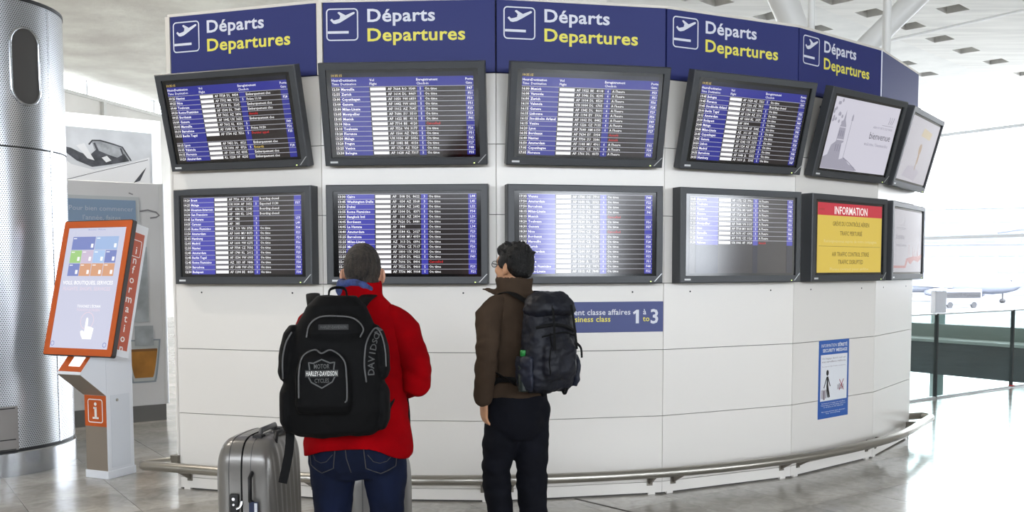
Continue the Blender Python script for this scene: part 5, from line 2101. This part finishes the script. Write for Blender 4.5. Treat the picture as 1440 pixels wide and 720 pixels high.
# brown fleece
brown = mat('brown_fleece', (66, 54, 44), 0.95, spec=0.08, bump=(330, 0.5, 0.003), var=(8, 0.10))
b = MB()
b.loft([(0, 0.0, 0.885, 0.170, 0.128), (0, 0.0, 0.91, 0.176, 0.134), (0, 0, 1.02, 0.168, 0.132), (0, 0, 1.18, 0.166, 0.130), (0, 0, 1.30, 0.170, 0.122),
        (0, 0.003, 1.36, 0.160, 0.108), (0, 0.006, 1.405, 0.115, 0.092), (0, 0.01, 1.435, 0.085, 0.082)], 32)
cl = [(0.070, 1.40), (0.094, 1.40), (0.095, 1.45), (0.098, 1.492), (0.092, 1.500), (0.082, 1.488), (0.074, 1.44), (0.070, 1.40)]
b.ring((-0.006, 0.018, 0.0), cl, 40)
# turned-out collar point towards the front left
b.tube([(-0.085, 0.075, 1.425), (-0.115, 0.105, 1.437), (-0.132, 0.125, 1.440)], [0.022, 0.016, 0.007], 10, ell=0.5)
me = organic(b, 0.007, 2, lambda c, n: c + n * (0.011 * nz(Vector((c.x, c.y, c.z * 0.8)), 8) + 0.007 * nz(Vector((c.x * 0.7, c.y * 0.7, c.z + 0.5 * c.x)), 20, 2.2)))
skin(me, 'jacket', brown, man2)
for s in (-1, 1):
    b = MB()
    sh = S2[s] + Vector((-s * 0.045, 0, 0.0))
    b.tube([sh, S2[s] + Vector((s * 0.008, 0, -0.05)), E2[s] + Vector((0, 0, 0.06)), E2[s], E2[s].lerp(W2[s], 0.5), W2[s] + Vector((0, 0, 0.01)), W2[s]], [0.064, 0.073, 0.063, 0.059, 0.056, 0.051, 0.047], 20)
    me = organic(b, 0.007, 2, wrinkled(E2[s]))
    skin(me, 'sleeve', brown, man2)
for s in (-1, 1):
    shoe(man2, AN[s].x, AN[s].y - 0.01, -s * 0.1, blk_shoe)

# ================================================================== BACKPACKS
pk_blk = mat('pack_nylon_black', (6, 6, 7), 0.75, spec=0.16, bump=(420, 0.35, 0.001), var=(12, 0.2))
pk_strap = mat('webbing_black', (8, 8, 9), 0.75, spec=0.2, bump=(600, 0.4, 0.001))
pipe_m = mat('grey_piping', (84, 84, 84), 0.5)
emb_w = mat('emblem_white', (206, 206, 202), 0.6)
emb_g = mat('emblem_grey', (78, 78, 78), 0.6)
emb_d = mat('emblem_dark', (24, 24, 25), 0.6)


def band(parent, name, pts, w, m, up=(1, 0, 0), th=0.22):
    b = MB()
    P = [Vector(p) for p in pts]
    out = []
    for i in range(len(P) - 1):
        p0 = P[i - 1] if i else 2 * P[0] - P[1]
        p1, p2 = P[i], P[i + 1]
        p3 = P[i + 2] if i + 2 < len(P) else 2 * P[-1] - P[-2]
        for k in range(6):
            u = k / 6
            out.append(0.5 * ((2 * p1) + (p2 - p0) * u + (2 * p0 - 5 * p1 + 4 * p2 - p3) * u * u + (3 * p1 - p0 - 3 * p2 + p3) * u ** 3))
    out.append(P[-1])
    b.tube(out, w / 2, 10, ell=th, cap='flat', up=up)
    return smooth_by_angle(b.build(name, m, parent), 50)


def pipe(bvh, pts, name, parent, r=0.0032, m=None, sub=5):
    out = []
    P = [Vector(p) for p in pts]
    n = len(P)
    for i in range(n - 1):
        p0 = P[i - 1] if i else 2 * P[0] - P[1]
        p1, p2 = P[i], P[i + 1]
        p3 = P[i + 2] if i + 2 < n else 2 * P[-1] - P[-2]
        for k in range(sub + (i == n - 2)):
            u = k / sub
            q = 0.5 * ((2 * p1) + (p2 - p0) * u + (2 * p0 - 5 * p1 + 4 * p2 - p3) * u * u + (3 * p1 - p0 - 3 * p2 + p3) * u ** 3)
            h = drape(bvh, q.x, q.y, r * 0.5)
            if h:
                out.append(h)
    b = MB()
    b.tube(out, r, 8)
    return b.build(name, m or pipe_m, parent, smooth=True)


def drape_mb(bvh, mb, lift):
    for i, v in enumerate(mb.v):
        h = drape(bvh, v[0], v[2], lift)
        if h:
            mb.v[i] = tuple(h)
    return mb


# ---- black emblem backpack of the man in red
B1 = thing('backpack', 'black backpack with grey piping and shield emblem worn over the red fleece', 'backpack', (-0.6364 - 0.066, 3.765, 0.905), (0, 0, R(9)))
b = MB()
b.loft([(0, -0.115, 0.0, 0.150, 0.075), (0, -0.12, 0.02, 0.178, 0.100), (0, -0.125, 0.10, 0.192, 0.112), (0, -0.125, 0.22, 0.190, 0.115), (0.0, -0.12, 0.34, 0.172, 0.108),
        (0.008, -0.112, 0.44, 0.140, 0.095), (0.012, -0.105, 0.50, 0.112, 0.078), (0.012, -0.10, 0.535, 0.075, 0.052)], 36, power=2.8)
b.loft([(-0.04, -0.225, 0.10, 0.095, 0.030), (-0.04, -0.232, 0.13, 0.105, 0.040), (-0.04, -0.232, 0.24, 0.102, 0.040), (-0.04, -0.222, 0.31, 0.085, 0.032), (-0.04, -0.21, 0.335, 0.05, 0.02)], 30, power=3.0)
b.loft([(0.008, -0.195, 0.36, 0.100, 0.026), (0.008, -0.200, 0.40, 0.105, 0.032), (0.01, -0.192, 0.45, 0.085, 0.028), (0.01, -0.18, 0.475, 0.05, 0.018)], 30, power=2.6)
for s in (-1, 1):
    b.loft([(s * 0.182, -0.13, 0.22, 0.020, 0.055), (s * 0.188, -0.13, 0.25, 0.026, 0.065), (s * 0.180, -0.128, 0.34, 0.028, 0.065), (s * 0.165, -0.12, 0.40, 0.024, 0.055), (s * 0.152, -0.115, 0.425, 0.015, 0.035)], 24)
    b.loft([(s * 0.175, -0.13, 0.02, 0.020, 0.06), (s * 0.185, -0.13, 0.06, 0.026, 0.075), (s * 0.184, -0.13, 0.17, 0.022, 0.07), (s * 0.18, -0.13, 0.20, 0.012, 0.05)], 24)


def pk(c, n):
    return c + n * (0.005 * nz(c, 11) + 0.002 * nz(c, 30, 1.7))


me = organic(b, 0.0065, 4, pk)
bag1 = skin(me, 'bag_body', pk_blk, B1)
bv1 = bvh_of(me)
pipe(bv1, [(-0.128, 0.165), (-0.126, 0.26), (-0.112, 0.315), (-0.07, 0.338), (-0.045, 0.325), (-0.01, 0.336), (0.035, 0.30), (0.045, 0.24), (0.046, 0.16), (0.040, 0.145)], 'piping', B1)
pipe(bv1, [(-0.100, 0.385), (-0.088, 0.43), (-0.05, 0.458), (0.01, 0.462), (0.075, 0.452), (0.108, 0.415), (0.098, 0.385)], 'piping', B1)
pipe(bv1, [(0.118, 0.215), (0.112, 0.28), (0.118, 0.35), (0.135, 0.392), (0.158, 0.412), (0.178, 0.385), (0.190, 0.33), (0.193, 0.27)], 'piping', B1)
pipe(bv1, [(-0.158, 0.40), (-0.178, 0.36), (-0.190, 0.30), (-0.190, 0.23)], 'piping', B1)
# shield emblem on the lower pocket
cx, cz = -0.044, 0.252
sh = [(cx, cz + 0.062), (cx + 0.036, cz + 0.046), (cx + 0.056, cz + 0.049), (cx + 0.052, cz + 0.02), (cx + 0.058, cz - 0.01), (cx + 0.045, cz - 0.036), (cx, cz - 0.062),
      (cx - 0.045, cz - 0.036), (cx - 0.058, cz - 0.01), (cx - 0.052, cz + 0.02), (cx - 0.056, cz + 0.049), (cx - 0.036, cz + 0.046)]
sh = [(cx + (x - cx) * 0.84, cz + (z - cz) * 0.84) for x, z in sh]
shd = []
for i in range(12):
    a, c = Vector(sh[i]), Vector(sh[(i + 1) % 12])
    shd += [a.lerp(c, k / 3) for k in range(3)]
b = MB()
outline(b, shd[::-1], 0.005)
drape_mb(bv1, b, 0.0025)
em = b.build('emblem', emb_g, B1)
b = MB()
text(b, 'MOTOR', cx, cz + 0.019, 0.016, 0, 0.02, 2, 'c', width=0.056)
drape_mb(bv1, b, 0.0028)
b.build('emblem_lettering', emb_g, em)
b = MB()
text(b, 'CYCLES', cx, cz - 0.032, 0.015, 0, 0.02, 2, 'c', width=0.052)
drape_mb(bv1, b, 0.0028)
b.build('emblem_lettering', emb_g, em)
b = MB()
nq = 12
top_ = [(cx - 0.060 + 0.120 * k / nq, cz + 0.014) for k in range(nq + 1)]
bot_ = [(x, cz - 0.012) for x, z in top_]
b.add([(x, 0, z) for x, z in bot_] + [(x, 0, z) for x, z in top_], [(k, k + 1, k + nq + 2, k + nq + 1) for k in range(nq)])
drape_mb(bv1, b, 0.0034)
b.build('emblem_bar', emb_d, em)
b = MB()
text(b, 'HARLEY-DAVIDSON', cx, cz - 0.0075, 0.0165, 0, 0.02, 2, 'c', width=0.112)
drape_mb(bv1, b, 0.0046)
b.build('emblem_lettering', emb_w, em)
b = MB()
nq = 8
top_ = [(-0.055 + 0.11 * k / nq, 0.432) for k in range(nq + 1)]
b.add([(x, 0, 0.412) for x, z in top_] + [(x, 0, z) for x, z in top_], [(k, k + 1, k + nq + 2, k + nq + 1) for k in range(nq)])
drape_mb(bv1, b, 0.0025)
pt = b.build('name_patch', emb_d, B1)
b = MB()
text(b, 'HARLEY-DAVIDSON', 0.0, 0.417, 0.010, 0, 0.01, 2, 'c', width=0.095)
drape_mb(bv1, b, 0.0032)
b.build('patch_lettering', emb_g, pt)
# DAVIDSON running up the right side pocket
b = MB()
path = [(0.136, 0.250), (0.136, 0.274), (0.138, 0.298), (0.141, 0.321), (0.146, 0.343), (0.152, 0.364), (0.159, 0.383), (0.166, 0.400)]
for k, chh in enumerate('DAVIDSON'):
    q = MB()
    text(q, chh, 0.0, -0.012, 0.024, 0, 0.015, 2, 'c')
    an = R(90 - 4 * k)
    for x, y, z in q.v:
        pass
    ca_, sa_ = math.cos(an), math.sin(an)
    b.add([(path[k][0] + x * ca_ * 0.95 - z * sa_ * 0.95, 0, path[k][1] + x * sa_ + z * ca_) for x, y, z in q.v], q.f)
drape_mb(bv1, b, 0.003)
b.build('side_lettering', emb_g, B1)
# zip pulls, top handle and straps
b = MB()
for x, z in ((-0.047, 0.34), (0.01, 0.468)):
    h = drape(bv1, x, z, 0.004)
    if h:
        b.tube([h, h + Vector((0, -0.004, -0.025))], 0.004, 8)
b.build_each('zip_pull', pk_strap, B1, smooth=True)
band(B1, 'grab_handle', [(-0.02, -0.08, 0.51), (-0.015, -0.06, 0.56), (0.04, -0.055, 0.562), (0.05, -0.08, 0.51)], 0.022, pk_strap, (0, 1, 0), 0.35)
band(B1, 'shoulder_strap', [(0.085, -0.055, 0.48), (0.125, 0.02, 0.525), (0.16, 0.12, 0.535), (0.19, 0.235, 0.48), (0.20, 0.275, 0.36), (0.23, 0.27, 0.22), (0.295, 0.17, 0.10)], 0.055, pk_strap, (1, 0, 0), 0.18)
band(B1, 'lower_strap', [(0.295, 0.17, 0.10), (0.265, 0.07, 0.13), (0.185, -0.04, 0.06)], 0.022, pk_strap, (0, 0, 1), 0.15)
band(B1, 'strap_end', [(0.285, 0.17, 0.10), (0.29, 0.13, 0.03), (0.288, 0.10, -0.04), (0.284, 0.10, -0.10)], 0.02, pk_strap, (1, 0, 0), 0.15)
band(B1, 'shoulder_strap', [(-0.075, -0.055, 0.48), (-0.085, 0.02, 0.525), (-0.09, 0.13, 0.535), (-0.085, 0.24, 0.47), (-0.09, 0.285, 0.34), (-0.10, 0.27, 0.20), (-0.16, 0.10, 0.10), (-0.17, -0.03, 0.05)], 0.055, pk_strap, (1, 0, 0), 0.18)
band(B1, 'strap_end', [(-0.175, -0.07, 0.03), (-0.178, -0.10, -0.05), (-0.190, -0.11, -0.12), (-0.205, -0.115, -0.185)], 0.034, pk_strap, (1, 0, 0), 0.12)

# ---- navy backpack of the man in brown
B2 = thing('backpack', 'dark navy trekking backpack with top lid worn over the brown fleece', 'backpack',
           (0.0295 + 0.095 * math.sin(A2) + 0.03, 4.95 - 0.12 * math.cos(A2), 0.925), (0, 0, A2))
pk_nv = mat('pack_nylon_navy', (14, 16, 26), 0.55, spec=0.35, bump=(380, 0.35, 0.001), var=(10, 0.25))
pk_nv2 = mat('pack_nylon_slate', (20, 24, 38), 0.55, spec=0.4, bump=(380, 0.35, 0.001), var=(10, 0.2))
b = MB()
b.loft([(0, -0.09, 0.0, 0.110, 0.055), (0, -0.098, 0.02, 0.136, 0.082), (0, -0.105, 0.10, 0.150, 0.098), (0, -0.105, 0.24, 0.148, 0.098), (0, -0.10, 0.36, 0.138, 0.092), (0, -0.095, 0.42, 0.12, 0.078), (0, -0.09, 0.45, 0.08, 0.05)], 34, power=2.6)
b.loft([(0.0, -0.185, 0.07, 0.085, 0.020), (0, -0.195, 0.11, 0.105, 0.032), (0, -0.195, 0.22, 0.105, 0.034), (0, -0.182, 0.29, 0.08, 0.02)], 28, power=2.8)


def pk2(c, n):
    return c + n * (0.009 * nz(c, 13) + 0.006 * nz(Vector((c.x * 0.6, c.y, c.z * 1.3)), 30, 1.7) + 0.003 * nz(c, 60))


me = organic(b, 0.0065, 3, pk2)
skin(me, 'bag_body', pk_nv, B2)
bv2 = bvh_of(me)
b = MB()
b.loft([(0, -0.105, 0.385, 0.125, 0.085), (0, -0.115, 0.41, 0.142, 0.104), (0, -0.115, 0.45, 0.136, 0.100), (0, -0.105, 0.485, 0.11, 0.08), (0, -0.10, 0.50, 0.07, 0.05)], 30, power=2.6)
me = organic(b, 0.0065, 3, pk2)
skin(me, 'top_lid', pk_nv, B2)
for s in (-1, 1):
    b = MB()
    b.loft([(s * 0.145, -0.10, 0.015, 0.02, 0.055), (s * 0.152, -0.10, 0.05, 0.024, 0.068), (s * 0.155, -0.10, 0.16, 0.022, 0.07), (s * 0.152, -0.10, 0.185, 0.016, 0.062)], 24)
    skin(organic(b, 0.006, 3, pk2), 'side_pocket', pk_nv2, B2)
pipe(bv2, [(-0.10, 0.285), (-0.03, 0.30), (0.05, 0.30), (0.105, 0.285)], 'zip', B2, 0.004, pk_strap)
pipe(bv2, [(-0.08, 0.10), (-0.085, 0.20), (-0.06, 0.30)], 'zip', B2, 0.003, pk_strap)
band(B2, 'compression_strap', [(-0.135, -0.17, 0.33), (-0.07, -0.215, 0.345), (0.02, -0.215, 0.335), (0.13, -0.17, 0.30)], 0.016, pk_strap, (0, 0, 1), 0.25)
for s in (-1, 1):
    band(B2, 'lid_strap', [(s * 0.06, -0.21, 0.44), (s * 0.065, -0.225, 0.36), (s * 0.07, -0.235, 0.27), (s * 0.072, -0.24, 0.22)], 0.016, pk_strap, (1, 0, 0), 0.25)
    band(B2, 'base_loop', [(s * 0.07, -0.13, 0.01), (s * 0.07, -0.15, -0.015), (s * 0.07, -0.165, 0.005), (s * 0.07, -0.17, 0.03)], 0.018, pk_strap, (1, 0, 0), 0.35)
band(B2, 'shoulder_strap', [(-0.075, -0.06, 0.44), (-0.085, 0.02, 0.475), (-0.095, 0.11, 0.50), (-0.115, 0.215, 0.455), (-0.125, 0.245, 0.35), (-0.15, 0.23, 0.22), (-0.20, 0.12, 0.12), (-0.155, -0.03, 0.04)], 0.055, pk_strap, (1, 0, 0), 0.18)
band(B2, 'shoulder_strap', [(0.075, -0.06, 0.44), (0.085, 0.02, 0.475), (0.095, 0.11, 0.50), (0.115, 0.215, 0.455), (0.125, 0.245, 0.35), (0.15, 0.23, 0.22), (0.20, 0.12, 0.12), (0.155, -0.03, 0.04)], 0.055, pk_strap, (1, 0, 0), 0.18)
band(B2, 'hip_strap', [(-0.14, -0.05, 0.06), (-0.19, 0.05, 0.06), (-0.195, 0.12, 0.02), (-0.17, 0.17, -0.01)], 0.03, pk_strap, (0, 0, 1), 0.2)
band(B2, 'strap_end', [(0.10, -0.20, 0.25), (0.135, -0.20, 0.22), (0.142, -0.20, 0.17)], 0.014, pk_strap, (1, 0, 0), 0.2)
# drink bottle in the left side pocket
c_, s_ = math.cos(A2), math.sin(A2)
bp = Vector(B2.location) + Vector((c_ * -0.152 - s_ * -0.095, s_ * -0.152 + c_ * -0.095, 0.012))
bt = thing('drink_bottle', 'clear drink bottle with green cap in the side pocket of the navy backpack', 'bottle', bp)
b = MB()
b.ring((0, 0, 0), [(0.0, 0.0), (0.026, 0.0), (0.028, 0.008), (0.028, 0.13), (0.022, 0.155), (0.012, 0.17), (0.012, 0.18)], 20)
b.build('flask', mat('bottle_plastic', (26, 36, 34), 0.25), bt, smooth=True)
b = MB()
b.ring((0, 0, 0), [(0.0, 0.205), (0.015, 0.205), (0.017, 0.20), (0.017, 0.175), (0.0, 0.175)], 20)
b.build('cap', mat('bottle_green', (40, 132, 60), 0.4), bt, smooth=True)

# ================================================================== SUITCASES
shell_m = mat('suitcase_shell', (122, 119, 115), 0.28, 0.35, coat=0.3, bump=(900, 0.1, 0.0004))
shell2_m = mat('suitcase_shell_pale', (116, 114, 111), 0.35, 0.3)


def suitcase(t, tx, wy, hz_, base, m, ribs=True, rb=0.0045):
    """tx,wy,hz_ half thickness (x), half width (y), half height; base = lower edge"""
    bm = bmesh.new()
    bmesh.ops.create_cube(bm, size=2.0)
    bmesh.ops.subdivide_edges(bm, edges=list(bm.edges), cuts=36, use_grid_fill=True)
    e = 5.0
    for v in bm.verts:
        p = v.co.copy()
        k = (abs(p.x) ** e + abs(p.y) ** e + abs(p.z) ** e) ** (1 / e)
        q = p / k
        x, y, z = q.x * tx, q.y * wy, q.z * hz_
        if ribs:
            f = max(0.0, (abs(q.x) - 0.78) / 0.22)
            yy = y + 0.10 * wy * math.sin(z / hz_ * 1.6)
            x += math.copysign(1, x) * f * rb * math.cos(yy * 2 * PI / (wy * 0.24))
            g = max(0.0, (abs(q.z) - 0.86) / 0.14) * (1 - max(0, abs(q.x) - 0.8) / 0.2)
            z += math.copysign(1, z) * g * 0.004 * math.cos(y * 2 * PI / 0.06) * 0.3
        v.co = Vector((x, y, z + base + hz_))
    me = bpy.data.meshes.new('shell')
    bm.to_mesh(me)
    bm.free()
    me.polygons.foreach_set('use_smooth', [True] * len(me.polygons))
    me.materials.append(m)
    o = link('shell', me, t)
    loop = []
    for k in range(96):
        a = 2 * PI * k / 96
        y, z = math.cos(a), math.sin(a)
        q = (abs(y) ** e + abs(z) ** e) ** (1 / e)
        loop.append((0, y / q * wy, z / q * hz_ + base + hz_))
    for dx, r, mm, nm_ in ((0.0, 0.0042, pk_strap, 'zip'), (-0.42 * tx, 0.0014, mat('seam_dark', (70, 70, 72), 0.5), 'shell_seam'), (0.30 * tx, 0.0014, mat('seam_dark', (70, 70, 72), 0.5), 'shell_seam')):
        b = MB()
        k = 1.0015
        b.tube([(dx, y * k, base + hz_ + (z - base - hz_) * k) for _, y, z in loop], r, 8, closed=True)
        b.build(nm_, mm, t, smooth=True)
    for sx in (-1, 1):
        for sy in (-1, 1):
            b = MB()
            b.tube([(sx * tx * 0.62, sy * wy * 0.72 - 0.012, base * 0.5), (sx * tx * 0.62, sy * wy * 0.72 + 0.012, base * 0.5)], base * 0.5, 16, cap='flat')
            b.box(sx * tx * 0.62 - 0.018, sx * tx * 0.62 + 0.018, sy * wy * 0.72 - 0.018, sy * wy * 0.72 + 0.018, base * 0.55, base + 0.03)
            b.build('wheel', mat('wheel_black', (26, 26, 28), 0.5), t)
    return o


plastic = mat('black_plastic', (22, 22, 23), 0.5)
S1 = thing('suitcase', 'silver grey ribbed hard-shell suitcase standing beside the man in red', 'suitcase', (-1.262, 4.70, 0), (0, 0, R(-8)))
suitcase(S1, 0.152, 0.225, 0.335, 0.065, shell_m)
# top carry handle
b = MB()
b.tube([(0.045, -0.10, 0.730), (0.045, -0.085, 0.758), (0.045, 0.085, 0.758), (0.045, 0.10, 0.730)], 0.014, 12, ell=0.8)
b.build('carry_handle', mat('handle_grey', (96, 96, 98), 0.35, 0.4), S1, smooth=True)
for y in (-0.115, 0.115):
    MB().bbox(0.02, 0.07, y - 0.024, y + 0.024, 0.726, 0.742, 0.004).build('handle_mount', plastic, S1)
# telescopic handle grip, retracted
b = MB()
b.tube([(0.118, -0.09, 0.70), (0.112, -0.06, 0.738), (0.112, 0.06, 0.738), (0.118, 0.09, 0.70)], 0.012, 12)
b.build('telescopic_grip', plastic, S1, smooth=True)
# side grip and lock on the narrow side facing the photographer
yf = -0.227
b = MB()
b.tube([(0.055, yf, 0.575), (0.055, yf - 0.028, 0.56), (0.055, yf - 0.030, 0.45), (0.055, yf, 0.43)], 0.014, 12, ell=0.6)
b.build('side_grip', plastic, S1, smooth=True)
MB().bbox(-0.055, -0.012, yf - 0.016, yf + 0.004, 0.33, 0.475, 0.006).build('combination_lock', plastic, S1)
b = MB()
b.tube([(-0.033, yf - 0.016, 0.452), (-0.033, yf - 0.02, 0.452)], 0.008, 14, cap='flat')
b.tube([(-0.033, yf - 0.016, 0.425), (-0.033, yf - 0.02, 0.425)], 0.006, 14, cap='flat')
b.build_each('lock_button', mat('chrome', (206, 206, 208), 0.15, 0.9), S1)
band(S1, 'zip_puller', [(0.0, yf - 0.006, 0.44), (-0.004, yf - 0.014, 0.415), (-0.02, yf - 0.018, 0.405)], 0.012, mat('chrome', (206, 206, 208), 0.15, 0.9))
tg = MB().bbox(0.05, 0.095, yf - 0.034, yf - 0.028, 0.30, 0.445, 0.002).build('luggage_tag', mat('tag_navy', (28, 40, 72), 0.5), S1)
MB().box(0.078, 0.092, yf - 0.0352, yf - 0.034, 0.31, 0.44).build('tag_label', mat('tag_white', (216, 220, 226), 0.5), tg)

S2c = thing('suitcase', 'pale grey suitcase standing in front of the legs of the man in red', 'suitcase', (-0.652, 4.62, 0), (0, 0, R(3)))
suitcase(S2c, 0.150, 0.22, 0.29, 0.06, shell2_m, False)
b = MB()
b.tube([(0.0, -0.09, 0.635), (0.0, -0.08, 0.668), (0.0, 0.08, 0.668), (0.0, 0.09, 0.635)], 0.012, 12)
b.build('carry_handle', plastic, S2c, smooth=True)
